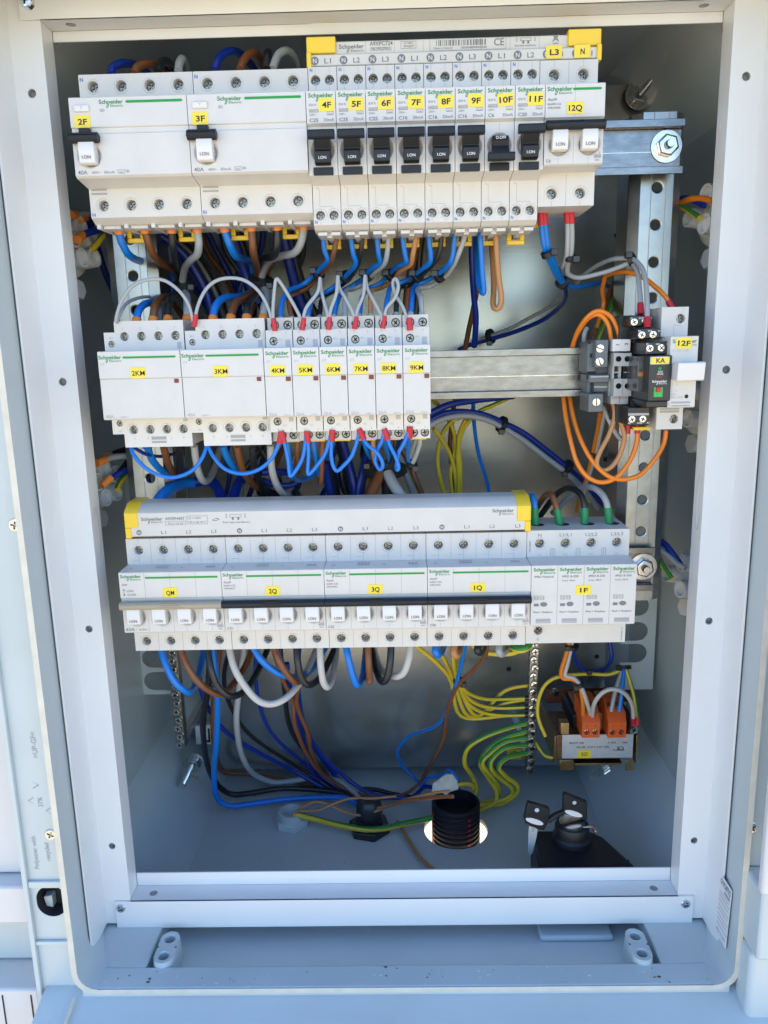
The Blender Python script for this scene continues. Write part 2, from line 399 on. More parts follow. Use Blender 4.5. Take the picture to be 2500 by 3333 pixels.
for nm, idx, skip, mt in (('rim', (0, 1, 2), set(), 'rim_cream'), ('inner_wall', (2, 3, 4, 5, 6), {5}, 'enclosure_grey')):
    mb = MB()
    for i in idx: mb.v += loops[i]
    for i in range(len(idx) - 1):
        for k in range(n):
            if k in skip: continue
            k2 = (k+1) % n; mb.f.append((i*n+k, i*n+k2, (i+1)*n+k2, (i+1)*n+k)); mb.m.append(0)
    if nm == 'inner_wall':
        mb.f.append(tuple(4*n + k for k in range(n))); mb.m.append(0)
    mb.build(nm, mt, cab, smooth=25, loc=OFF)
# cabinet floor with the cable hole, front shelf and side ledges
hole_c = PZ(24, 645, 690, -616)
mb = MB(); fx0, fx1 = -3.0, 388.0
mb.sheet((fx0, -15, -616), (1, 0, 0), (0, 1, 0), fx1 - fx0, 315, [dict(a=hole_c.x - fx0, b=hole_c.y + 15, cell=(hole_c.x - fx0 - 45, hole_c.x - fx0 + 45, hole_c.y - 30, hole_c.y + 60),
         prof=[(31, 0), (31, 4)], floor=False)], 0, 40)
mb.build('floor_panel', 'enclosure_grey', cab, loc=OFF)
mb = MB(); mb.box(-40, 425, -35, -15, -618, -600); mb.box(-57, 0.5, -15.0, 74, -618, -600.3); mb.box(382.5, 440, -15.0, 74, -618, -600.3)
mb.build('front_shelf', 'enclosure_grey', cab, bevel=1.2, loc=OFF)
# screw bosses in the front channel
boss = MB()
pts = []
for k in range(12): a = math.pi * k / 11; pts.append((7.2*math.cos(a), 9 + 7.2*math.sin(a)))
for k in range(12): a = math.pi + math.pi * k / 11; pts.append((7.2*math.cos(a), -9 + 7.2*math.sin(a)))
boss.prism([(x*1.16, y*1.1) for x, y in pts], 'z', 0, .5)
nb = len(pts); o = len(boss.v); boss.v += [(x*1.16, y*1.1, .5) for x, y in pts] + [(x, y, 21) for x, y in pts]
for k in range(nb): boss.f.append((o+k, o+(k+1) % nb, o+nb+(k+1) % nb, o+nb+k)); boss.m.append(0)
# top face: a ring between each hole and the rounded outline
def boss_top(sg):
    A_ = [2*math.pi*k/32 for k in range(32)]; base = len(boss.v); cy = 8.5
    def edge(a):
        c_, s_ = math.cos(a), math.sin(a); t = 1e9
        if s_ < -1e-6: t = min(t, -cy/s_)
        if abs(c_) > 1e-6:
            q = 7.2/abs(c_)
            if cy + q*s_ <= 9: t = min(t, q)
        bq = (cy - 9)*s_; q2 = -bq + math.sqrt(max(bq*bq - (cy - 9)**2 + 7.2**2, 0))
        if cy + q2*s_ > 9: t = min(t, q2)
        return t
    rows = [[(edge(a)*math.cos(a), cy + edge(a)*math.sin(a), 21) for a in A_], [(4.6*math.cos(a), cy + 4.6*math.sin(a), 21) for a in A_], [(3.9*math.cos(a), cy + 3.9*math.sin(a), 20.2) for a in A_], [(3.7*math.cos(a), cy + 3.7*math.sin(a), 9) for a in A_]]
    for rw in rows: boss.v += [(x*sg, y*sg, z) for x, y, z in rw]
    for i in range(3):
        for k in range(32): k2 = (k+1) % 32; boss.f.append((base+i*32+k, base+i*32+k2, base+(i+1)*32+k2, base+(i+1)*32+k)); boss.m.append(0)
    boss.f.append(tuple(base+96+k for k in range(32))); boss.m.append(0)
boss_top(1); boss_top(-1)
for c in (PZ(15, 1160, 1705, -598), PZ(16, 790, 1010, -598)):
    boss.build('screw_boss', 'enclosure_grey', cab, loc=(c.x - CX, c.y + 2 - 300, 640 - 617), smooth=40)
# outer flanges around the rim, text flange and sill
hk = PY(22, 278, 1552, -26.2)
mb = MB(); mb.box(-76, -45.6, -11.5, -10, -640, 110); mb.sheet((-76, -26, -640), (1, 0, 0), (0, 0, 1), 30.4, 750, [dict(a=min(hk.x + 76, 18.4), b=hk.z + 640, cell=(.4, 30.2, hk.z + 620, hk.z + 660), prof=[(11.2, 0), (10.9, .4), (10.9, 14)], el=1.6)], 0, 36, 1); mb.box(-76, -72.5, -29.5, -26.02, -640, 110); mb.box(-72.4, -46, -28.6, -26.03, -522, -517)
mb.box(-72.4, -46, -28.6, -26.03, -569, -566)
mb.build('side_flange', ['enclosure_grey', 'dark_gap'], cab, bevel=.8, loc=OFF)
mb = MB(); mb.box(430.6, 480, -30, -24, -640, 110); mb.build('side_flange', 'enclosure_grey', cab, bevel=.8, loc=OFF)
mb = MB()
mb.prism([(-20, -604.5), (-33, -606), (-44, -609), (-105, -626), (-105, -700), (-20, -700)], 'x', -70, 470)
mb.build('sill', 'enclosure_grey', cab, bevel=1.0, loc=OFF)
mb = MB(); mb.prism([(-38, -604), (-46, -606.4), (-106, -623), (-106, -626), (-38, -609)], 'x', -45.5, -43.5); mb.build('sill_seam', 'rim_cream', cab, loc=OFF, bevel=.4)
mb = MB(); mb.prism([(hk.x - 9.5, hk.z - 2), (hk.x - 8, hk.z - 9.5), (hk.x - 3.2, hk.z - 11), (hk.x - 3.2, hk.z - 1)], 'y', -18.5, -12.2); mb.build('hinge_tongue', 'enclosure_grey', cab, bevel=.5, loc=OFF)
# moulded lettering on the flange, read upwards
R90 = Matrix.Rotation(math.radians(90), 4, 'Y').inverted()
mb = MB()
for s, u, v, h in (('Polyester with', 212, 1375, 3.3), ('recycled', 272, 1330, 3.1), ('material', 326, 1340, 2.4), ('>UP-GF<', 205, 775, 3.7), ('37%', 232, 1040, 3.3)):
    p = PY(22, u, v, -26.2)
    Mx = Matrix.Translation(p) @ R90
    text(mb, s, 0, 0, h, None, 0, 0, 0.012, 'l', Mx)
mb.build('moulded_text', 'grey_groove', cab, loc=OFF); mb = MB()
for (u, v, du, dv) in ((150, 1005, 1, 1), (205, 920, -1, 1), (245, 1060, 1, -1)):
    p = PY(22, u, v, -26.2)
    for a in (0, 1):
        q = [Vector((0, 0, 0)), Vector((4*du, 0, 2.5 if a else -2.5)), Vector((4*du + .5, 0, (2.5 if a else -2.5) - .5)), Vector((.6, 0, -.6))]
        mb.add([p + t for t in q], [(0, 1, 2, 3) if (du > 0) != bool(a) else (3, 2, 1, 0)])
mb.build('recycling_mark', 'grey_groove', cab, loc=OFF)
for p, r in ((PY(22, 272, 1192, -27), 4.3), (PY(0, 48, 1710, -27), 4.6), (PY(0, 2449, 2696, -31.5), 4.2), (PY(0, 80, -2, -2), 4.0)):
    screw(cab, p.x - CX, p.y - 300, p.z + 640, r, SCREW_BRIGHT, 'flange_screw')

# rating label on the inner wall
mb = MB(); lab = thing('rating_label', 'small white printed rating sticker on inner wall beside upright', 'sticker', (429.5, -18, -590))
q = [PX(21, 292, 735, 429.0), PX(21, 400, 905, 427.6), PX(21, 335, 1475, 427.6), PX(21, 237, 1300, 429.0)]
o3 = Vector((429.5, -18, -590)); mb.add([p - o3 for p in q] + [p - o3 + Vector((.3, 0, 0)) for p in q], [(0, 3, 2, 1), (0, 1, 5, 4), (1, 2, 6, 5), (2, 3, 7, 6), (3, 0, 4, 7)]); mb.build('paper_label', 'paper', lab)
mb = MB()
A, B, D = q[0] - o3, q[1] - o3, q[3] - o3; U = (B - A); V = (D - A)
Mx = Matrix(((U.x/20, 0, -V.x/100, A.x - .12), (U.y/20, 0, -V.y/100, A.y), (U.z/20, 0, -V.z/100, A.z), (0, 0, 0, 1)))
text(mb, 'GY/PLM75Q', 1, -13, 9, 17.5, 0, 0, .02, 'l', Mx)
for zz in (-28, -41, -56, -72): text(mb, 'MMMMMMM', 1.2, zz, 2.5, 16, 0, 0, 0, 'l', Mx)
text(mb, 'Made in Spain', 1.5, -92, 4, 15, 0, 0, 0.01, 'l', Mx)
for zz in (-33, -49, -64, -80): mb.add([Mx @ Vector(t) for t in ((1, 0, zz), (19, 0, zz), (19, 0, zz + .8), (1, 0, zz + .8))], [(0, 1, 2, 3)])
for k in range(5): mb.add([Mx @ Vector(t) for t in ((9 + k*1.9, 0, -22), (10.3 + k*1.9, 0, -22), (10.3 + k*1.9, 0, -17), (9 + k*1.9, 0, -17))], [(0, 1, 2, 3)])
mb.build('printed_text', 'ink_grey', lab)

# opened door leaf and lower panels beyond the left flange; hinge blocks on the right
zA = PY(22, 60, 1375, 5).z; zB = PY(22, 60, 1652, -10).z; zC = PY(22, 60, 1880, 5).z
door = thing('cabinet_door', 'white cabinet door with stepped lower panels opened beyond the lettered flange', 'door', (-250, 30, zC - 140)); DO = Vector((-250, 30, zC - 140))
def leaf(nm, x1, y0, z0, z1, mt='door_white', bev=2.0):
    mb = MB(); mb.box(-420 - DO.x, x1 - DO.x, y0 - DO.y, 0, z0 - DO.z, z1 - DO.z); return mb.build(nm, mt, door, bevel=bev)
leaf('upper_leaf', -78, 0, zA, 130); leaf('raised_band', -80, -14, zB, zA - 1); leaf('recessed_leaf', -82, 8, zC, zB - 1, 'enclosure_grey'); vent = leaf('slotted_leaf', -80, -20, zC - 140, zC - 1)
for k in range(9):
    mb = MB(); x = -86 - k * 21.5; mb.box(x - .5 - DO.x, x + .5 - DO.x, -20.4 - DO.y, -20.02 - DO.y, zC - 50 - DO.z, zC - 6 - DO.z); mb.build('slot', 'dark_gap', vent)
hb = PY(21, 702, 925, -58); hl = PY(21, 640, 1592, -58); hx = hb.x
t = thing('hinge_block', 'grey moulded hinge block jutting out beside the rim', 'hinge', (hx + 30, -30, hl.z))
mb = MB(); mb.box(-30, 80, -28, -.1, 0, hb.z - hl.z); mb.build('body', 'enclosure_grey', t, bevel=2.0)
lx = PY(21, 560, 1900, -52).x; mb = MB(); mb.box(lx - hx - 30, 80, -22, -.1, -130, -1.0); mb.build('lower_body', 'enclosure_grey', t, bevel=4.0)
dx = PY(21, 722, 600, -66).x; t = thing('door_edge', 'edge of white door leaf above the moulded hinge block', 'door', (dx + 50, -34, hb.z + 4))
mb = MB(); mb.box(-50, 120, -32, -25, 0, 240); mb.build('leaf', 'door_white', t, bevel=2.0)

# ================================================================== white inner frame
fr = thing('inner_frame', 'white sheet metal inner frame of folded uprights and crossbars', 'frame', (CX, 28, -602)); FO = (-CX, -28, 602)
def upright(side):
    sx = (lambda x: x) if side < 0 else (lambda x: 2*CX - x)
    mb = MB()
    mb.box(sx(-45.5), sx(-44.0), -2, 29.4, -598, 70)                       # outer flange
    # front face with threaded holes
    hz = [PY(0, u, v, 28).z for u, v in ([(115, 303), (209, 1243), (300, 2048), (369, 2755)] if side < 0 else [(2449, 247), (2373, 1203), (2305, 2022), (2248, 2737)])]
    x0 = -44.0 if side < 0 else sx(-23.5)
    mb.sheet((x0, 28, -598), (1, 0, 0), (0, 0, 1), 20.5, 668, [dict(a=10.2, b=z + 598, cell=(4, 16.4, z + 592, z + 604), prof=[(3.1, 0), (2.5, .5), (2.5, 5)]) for z in hz], 0, 18, 1)
    # inner return with dimples and a slot
    sz = PY(0, 305 if side < 0 else 2278, 1740 if side < 0 else 1635, 36).z
    dz = [45 - 62 * k for k in range(11)]
    dz = [z for z in dz if abs(z - sz) > 42]
    hl = [dict(a=9, b=z + 598, cell=(5.5, 12.5, z + 594.5, z + 601.5), prof=[(1.7, 0), (1.3, .5), (0.2, .6)]) for z in dz]
    hl.append(dict(a=8, b=sz + 598, cell=(3, 13, sz + 560, sz + 636), prof=[(2.0, 0), (1.8, 1.5)], el=18))
    if side < 0: mb.sheet((-23.5, 28, -598), (0, 1, 0), (0, 0, 1), 17, 668, hl, 0, 14, None)
    else:
        for q in hl: a0, a1, b0, b1 = q['cell']; q['cell'] = (17 - a1, 17 - a0, b0, b1); q['a'] = 17 - q['a']
        mb.sheet((sx(-23.5), 45, -598), (0, -1, 0), (0, 0, 1), 17, 668, hl, 0, 14, None)
    xs = -23.6 if side < 0 else sx(-23.6)
    mb.box(xs, xs - 1.2 * (1 if side < 0 else -1), 29, 44.9, -597.5, 69)
    mb.build('upright', ['frame_white', 'grey_groove'], fr, bevel=0.9, loc=FO)
upright(-1); upright(1)
# slot shadow pieces are real recesses; crossbars:
def crossbar(zf0, zf1, zl, lip, nm):
    """front strip zf0..zf1 at Y 26, ledge at zl back to Y 45, lip from zl by 'lip'"""
    x0, x1 = (-35.5, 420.5)
    mb = MB(); mb.box(x0, x1, 26, 27.9, min(zf0, zf1), max(zf0, zf1))
    sg = 1 if lip > 0 else -1
    hx = [-23.4 + 16, 408.4 - 16]
    if sg > 0: mb.sheet((-23.3, 26, zl), (1, 0, 0), (0, 1, 0), 431.6, 19, [dict(a=x + 23.3, b=10, cell=(x + 23.3 - 8, x + 23.3 + 8, 3, 17), prof=[(3.1, 0), (2.9, 1.4)]) for x in hx], 0, 18, 1)
    else: mb.sheet((-23.3, 45, zl), (1, 0, 0), (0, -1, 0), 431.6, 19, [dict(a=x + 23.3, b=9, cell=(x + 23.3 - 8, x + 23.3 + 8, 2, 16), prof=[(3.1, 0), (2.9, 1.4)]) for x in hx], 0, 18, 1)
    mb.box(-23.3, 408.3, 45.02, 46.5, zl, zl + lip)
    return mb.build(nm, ['frame_white', 'grey_groove'], fr, bevel=0.8, loc=FO)
crossbar(-601, -577, -577, 11.5, 'crossbar')
crossbar(53, 75, 53, -6.4, 'crossbar')
for k, u, v in ((15, 838, 1413), (16, 1106, 718)):
    p = PY(k, u, v, 24.6); screw(fr, p.x - CX, 24.8 - 28, p.z + 602, 3.7, SCREW_BRIGHT, 'crossbar_screw')

# ================================================================== mounting plate, posts, rails
plate_b = PY(14, 500, 738, 270)
pl = thing('mounting_plate', 'galvanised steel mounting plate at the back of the cabinet', 'plate', (CX, 272, plate_b.z))
mb = MB(); holes = []
px0, px1 = -20.0, 405.0
for k, u, v in ((7, 1120, 122), (7, 1055, 1465), (14, 757, 212), (14, 1232, 145), (4, 298, 2120)):
    p = PY(k, u, v, 270)
    if all(abs(p.x - h['a'] - px0) + abs(p.z - h['b'] - plate_b.z) > 20 for h in holes):
        holes.append(dict(a=p.x - px0, b=p.z - plate_b.z, cell=(p.x - px0 - 5, p.x - px0 + 5, p.z - plate_b.z - 5, p.z - plate_b.z + 5), prof=[(2.6, 0), (2.4, 2)]))
mb.sheet((px0, 270, plate_b.z), (1, 0, 0), (0, 0, 1), px1 - px0, 55 - plate_b.z, holes, 0, 16, 1)
mb.box(px0, px1, 272.1, 273.5, plate_b.z, 55)
mb.build('plate_sheet', ['plate_galvanised', 'dark_gap'], pl, loc=(-CX, -272, -plate_b.z))

def post(cx, holes_px, label, yf=80):
    z0, z1 = -352.0, 4.0
    t = thing('mounting_post', label, 'post', (cx, yf + 15, z0), 'upright perforated posts')
    mb = MB(); w = 23.0
    hs = []
    for u, v in holes_px:
        p = PY(0, u, v, yf); hs.append(p.z)
    hs = [z for z in hs if z0 + 8 < z < z1 - 8]
    mb.sheet((-w/2, -15, 0), (1, 0, 0), (0, 0, 1), w, z1 - z0, [dict(a=w/2 + .5, b=z - z0, cell=(w/2 - 6, w/2 + 7, z - z0 - 6.5, z - z0 + 6.5), prof=[(3.9, 0), (3.4, .5), (3.4, 2)], floor=False) for z in hs], 0, 20)
    mb.prism([(-w/2, -15), (-w/2 - 7, -9), (-w/2 - 7, 20), (-w/2 - 5.5, 20), (-w/2 - 5.5, -8), (-w/2, -13)], 'z', 0, z1 - z0)
    mb.prism([(w/2, -15), (w/2 + 7, -9), (w/2 + 7, 20), (w/2 + 5.5, 20), (w/2 + 5.5, -8), (w/2, -13)], 'z', 0, z1 - z0)
    mb.build('channel', 'post_zinc', t, bevel=.5)
    mb = MB(); mb.box(-4.2, -3.7, -15.15, -14.98, 0, z1 - z0); mb.box(6.2, 6.6, -15.15, -14.98, 0, z1 - z0); mb.build('rib_line', 'grey_groove', t)
post(382.5, [(2149.6, 609), (2143, 731), (2135, 853), (2128, 970), (2121, 1087), (2112, 1200), (2104, 1417), (2094, 1522), (2091.8, 1627), (2087, 1730), (2083, 1832)], 'perforated galvanised post behind the relay and fuse holder')
post(3.5, [(418.5, 778), (428, 898), (434, 1010), (444, 1120), (455, 1240), (465, 1340), (475, 1450), (489, 1557), (500, 1660)], 'perforated galvanised post behind the 2F and 2KM devices')
def rail(x0, x1, zc, yf, label):
    t = thing('din_rail', label, 'rail', ((x0+x1)/2, yf + 7.5, zc), 'horizontal mounting rails')
    prof = [(0, 17.5), (1, 17.5), (1, 13.5), (7.5, 13.5), (7.5, -13.5), (1, -13.5), (1, -17.5), (0, -17.5), (0, -12.5), (6.5, -12.5), (6.5, 12.5), (0, 12.5)]
    mb = MB(); mb.prism([(y - 7.5, z) for y, z in prof], 'x', x0 - (x0+x1)/2, x1 - (x0+x1)/2); mb.build('rail_profile', 'rail_zinc', t, bevel=.35)
    mb = MB(); mb.box(x0 - (x0+x1)/2 + 2, x1 - (x0+x1)/2 - 2, -1.25, -.98, -2.2, -1.9); mb.build('rail_line', 'bright_metal', t)
    return t
ROW = {1: (0.0, 0.0, 0.0), 2: (1.87, 1.96, -150.57), 3: (-1.41, 10.75, -302.04)}       # x of first device, nose plane Y, nose top Z
rail(-8, 394, -22.5, 62, 'zinc rail carrying the top row of breakers')
rail(-8, 393, -172.6, 64, 'zinc rail carrying contactors, relay and fuse holder')
rail(-8, 392.5, -324.5, 72.8, 'zinc rail carrying QM switch and surge arrester')
def bolt(c, r, label, L=6, rod=6.0, axis=(0, -1, 0), rodr=2.9):
    t = thing('rail_bolt', label, 'bolt', c, 'bolts holding rails and plate'); a = Vector(axis)
    mb = MB(); mb.lathe((0, 0, 0), a, [(r*1.45, 0), (r*1.45, 1.3), (r*1.0, 1.35)], 28); mb.build('washer', 'bright_metal', t, bevel=.2)
    mb = MB(); mb.lathe((0, 0, 0), a, [(r, 1.4), (r, L), (r*.85, L + 1)], 6); mb.build('nut', 'bright_metal', t, smooth=20, bevel=.4)
    mb = MB(); pr = [(rodr, L + 1)]
    for k in range(int(rod / 1.0)): pr += [(rodr, L + 1.2 + k), (rodr*.86, L + 1.7 + k)]
    mb.lathe((0, 0, 0), a, pr + [(rodr*.8, L + 1.9 + rod)], 14); mb.build('threaded_rod', 'bright_metal', t)
    return t
p = PY(4, 740, 1320, 68.5); bolt((p.x, 68.4, p.z), 7.4, 'hex nut and bolt on the end of top rail', 5.5, 3)
p = PY(12, 1130, 750, 79); bolt((p.x, 79.2, p.z), 7.4, 'hex nut and bolt on rail end beside surge arrester', 5.5, 3)
for k, u, v, yy, lb in ((4, 500, 860, 215, 'threaded stud with big washer above end of top rail'), (23, 895, 1750, 225, 'threaded stud with washer below the QM screw bar'), (25, 985, 1500, 235, 'threaded stud half hidden beneath the transformer')):
    p = PY(k, u, v, yy + 2); bolt((p.x, yy + 2, p.z), 8.5, lb, 6, 28, (0.05, -1, .12) if k == 4 else (-.1, -1, -.18), 3.2)
t = thing('corner_bracket', 'dull zinc corner bracket behind the end of the top rail', 'bracket', PY(4, 380, 1035, 224)); o = PY(4, 380, 1035, 224); a = PY(4, 130, 765, 224); b = PY(4, 612, 1035, 224)
mb = MB(); mb.box(a.x - o.x, b.x - o.x, 0, 2, -30, a.z - o.z); mb.box(b.x - o.x - 2, b.x - o.x, 2.05, 44, -30, a.z - o.z); mb.build('bracket_sheet', 'post_zinc', t, bevel=.4)
# ragged tape scraps stuck near the studs
def scrap(k, u, v, y, w, label):
    c = PY(k, u, v, y); t = thing('tape_scrap', label, 'tape', c, 'torn tape scraps'); mb = MB(); rnd = random.Random(u)
    for j in range(3):
        pts = []
        for q in range(9):
            a = 2*math.pi*q/9; rr = w * rnd.uniform(.4, 1.0); pts.append((rr*math.cos(a), rr*.8*math.sin(a)))
        mb.prism(pts, 'y', j*1.6 - 3, j*1.6 - 2.2)
    o = mb.build('scrap', 'tape', t); o.rotation_euler = (.5, .4, .3)
scrap(4, 500, 640, 232, 15, 'torn grey tape scrap above the upper stud')
scrap(23, 880, 1960, 232, 13, 'torn clear tape scrap below the stud under the QM screw bar')
scrap(25, 830, 1540, 245, 14, 'torn clear tape scrap under the transformer')
# slotted side plates
def comb(xi, xo, z0, z1, y, slots, label, inner):
    t = thing('slotted_side_plate', label, 'plate', ((xi+xo)/2, y, z0), 'slotted side plates'); mx = (xi+xo)/2; sg = 1 if xo > xi else -1
    pts = [(xi - mx, 0)]
    for zs in slots:
        z = zs - z0; r = 9.5; d = 16
        pts += [(xi - mx, z - r)] + [(xi - mx + sg*(d + r*math.sin(math.pi*k/10)), z - r*math.cos(math.pi*k/10)) for k in range(11)] + [(xi - mx, z + r)]
    pts += [(xi - mx, z1 - z0), (xo - mx, z1 - z0), (xo - mx, 0)]
    mb = MB(); mb.prism(pts, 'y', 0, 1.5); mb.build('plate_sheet', 'enclosure_grey', t, bevel=.2)  # grey colour carries the shadow lying on these white plates
yq = 205
zr = [PY(12, 1070, v, yq).z for v in (1470, 1290, 1080)]; xo = PY(14, 1535, 300, yq).x; xi = PY(12, 950, 1300, yq).x
comb(xi, xo, PY(14, 1500, 322, yq).z, -150, yq, sorted(zr), 'white side plate with rounded slots beside the transformer', 1)
zl = [PY(23, 450, v, yq).z for v in (725, 440)]; xo = PY(23, 195, 800, yq).x; xi = PY(23, 590, 700, yq).x
comb(xi, xo, PY(23, 300, 895, yq).z, -250, yq, sorted(zl), 'white side plate with rounded slots behind the QM screw bar', -1)

# dust and chips on the floor
mb = MB(); rnd = random.Random(11)
for k in range(110):
    if k < 70: x, y, z = rnd.uniform(-30, 415), rnd.uniform(-34, -17), -599.9
    else: x, y, z = rnd.uniform(10, 375), rnd.uniform(0, 260), -615.9
    s_ = rnd.choice((.35, .5, .5, .8, 1.3)); a = rnd.uniform(0, 6)
    mb.prism([(x + s_*rnd.uniform(.5, 1)*math.cos(a + q*1.57)*1.4, y + s_*rnd.uniform(.5, 1)*math.sin(a + q*1.57)) for q in range(4)], 'z', z, z + .25, 0 if rnd.random() < .6 else 1)
tag(mb.build('dust_specks', ['scratch', 'wire_brown'], None), 'small chips and dust specks scattered on cabinet floor', 'dust', None, 'stuff')

# ================================================================== modular devices
def body_mesh(mb, w, prof, faces):
    """closed body: profile (y,z) list going clockwise seen from +x, extruded over x 0..w; faces = {edge index: holes list}"""
    n = len(prof)
    L = [(0, y, z) for y, z in prof]; R = [(w, y, z) for y, z in prof]
    mb.add(L, [tuple(range(n-1, -1, -1))]); mb.add(R, [tuple(range(n))])
    for i in range(n):
        a, b = prof[i], prof[(i+1) % n]
        if i in faces:                                   # vertical front face, b is the lower end
            mb.sheet((0, b[0], b[1]), (1, 0, 0), (0, 0, 1), w, a[1] - b[1], faces[i], 0, 20)
        else:
            mb.add([(0, *b), (w, *b), (w, *a), (0, *a)], [(0, 1, 2, 3)])
def term_hole(x, z, zb, half, r=3.1, ring_=True, hgt=None):
    h = hgt or half
    pr = [(r + 1.25, 0), (r + 1.05, -.45), (r + .2, -.45), (r, 0.1), (r, 5)] if ring_ else [(r + .15, 0), (r, .15), (r, 5)]
    return dict(a=x, b=z - zb, cell=(x - half, x + half, z - zb - h, z - zb + h), prof=pr)
def marker(parent, s, x, z, w=10.2, h=7.0, y=0.0, rot=0.0, th=3.3):
    """yellow adhesive marker centred at x, z"""
    mb = MB(); r = .9; pts = []
    for cx, cz, a0 in ((w/2-r, h/2-r, 0), (-w/2+r, h/2-r, 90), (-w/2+r, -h/2+r, 180), (w/2-r, -h/2+r, 270)):
        for k in range(4): a = math.radians(a0 + 30*k); pts.append((cx + r*math.cos(a), cz + r*math.sin(a)))
    mb.prism(pts, 'y', -.28, -.02)
    t = mb.build('marker_tag', 'tag_yellow', parent, loc=(x, y, z)); t.rotation_euler = (0, rot, 0)
    tb = MB(); wid = {2: 5.6, 3: 8.5 if 'M' in s else 8.0, 1: 2.6}.get(len(s), 6); text(tb, s, 0.2, -th/2, th, wid, -.36, 0, .014 if 'M' in s else .024, 'c'); tb.build('marker_text', 'ink_black', t)
    return t
def clip(parent, x, y, z):
    mb = MB(); w, h = 12, 8
    for a in ((-w/2, w/2, -h, -h + 3), (-w/2, -w/2 + 3, -h + 3, 0), (w/2 - 3, w/2, -h + 3, 0), (-w/2 + 3, w/2 - 3, -1.2, 0)): mb.box(a[0], a[1], -1.6, 1.0, a[2], a[3])
    mb.build('rail_clip', 'yellow_plastic', parent, bevel=.5, loc=(x, y, z))
PROF = [(20, 19.3), (20, 0.3), (0.3, 0.0), (0, -0.4), (0, -18.6), (1.6, -19.4), (1.6, -44.6), (3.0, -45.4), (20, -46.0), (20, -66), (62, -66.3), (62, 19.3)]
def rocker(parent, x, z, y=1.6, w=9.6, h=9.6):
    """white rocker lever in its round scoop"""
    mb = MB(); mb.prism([(y - 4.6, z + h*.72), (y - 5.7, z + h*.4), (y - 5.7, z + h*.1), (y - 5.0, z - h*.5), (y - 4.2, z - h*.55), (y + 2.5, z - h*.55), (y + 2.5, z + h*.72)], 'x', x - w/2, x + w/2)
    o = mb.build('rocker', 'rocker_white', parent, bevel=.6)
    tb = MB(); text(tb, 'I.ON', x, z - 3.3, 2.0, 5.4, y - 5.8, 0, .016, 'c')
    q = tb.build('rocker_text', 'ink_grey', o); return o
def bar_toggle(parent, x0, x1, z0, z1, mt, y=-2.0):
    mb = MB(); zc, hh = (z0 + z1)/2, (z1 - z0)/2; pts = []
    for k in range(14):
        a = 2*math.pi*k/14; pts.append((y + 3.6*math.cos(a), zc + hh*math.sin(a)*(1.0 if math.cos(a) < 0 else .9)))
    mb.prism(pts, 'x', x0, x1); o = mb.build('toggle_bar', mt, parent, bevel=.4)
    mb = MB()
    for k in range(3):
        xm = (x0 + x1)/2; mb.box(xm - 9 + k*2, xm + 9 - k*2, y - 3.75, y - 3.2, zc - .8 + k*1.3 - .25, zc - .8 + k*1.3 + .25)
    mb.build('grip_ridge', mt, o); return o
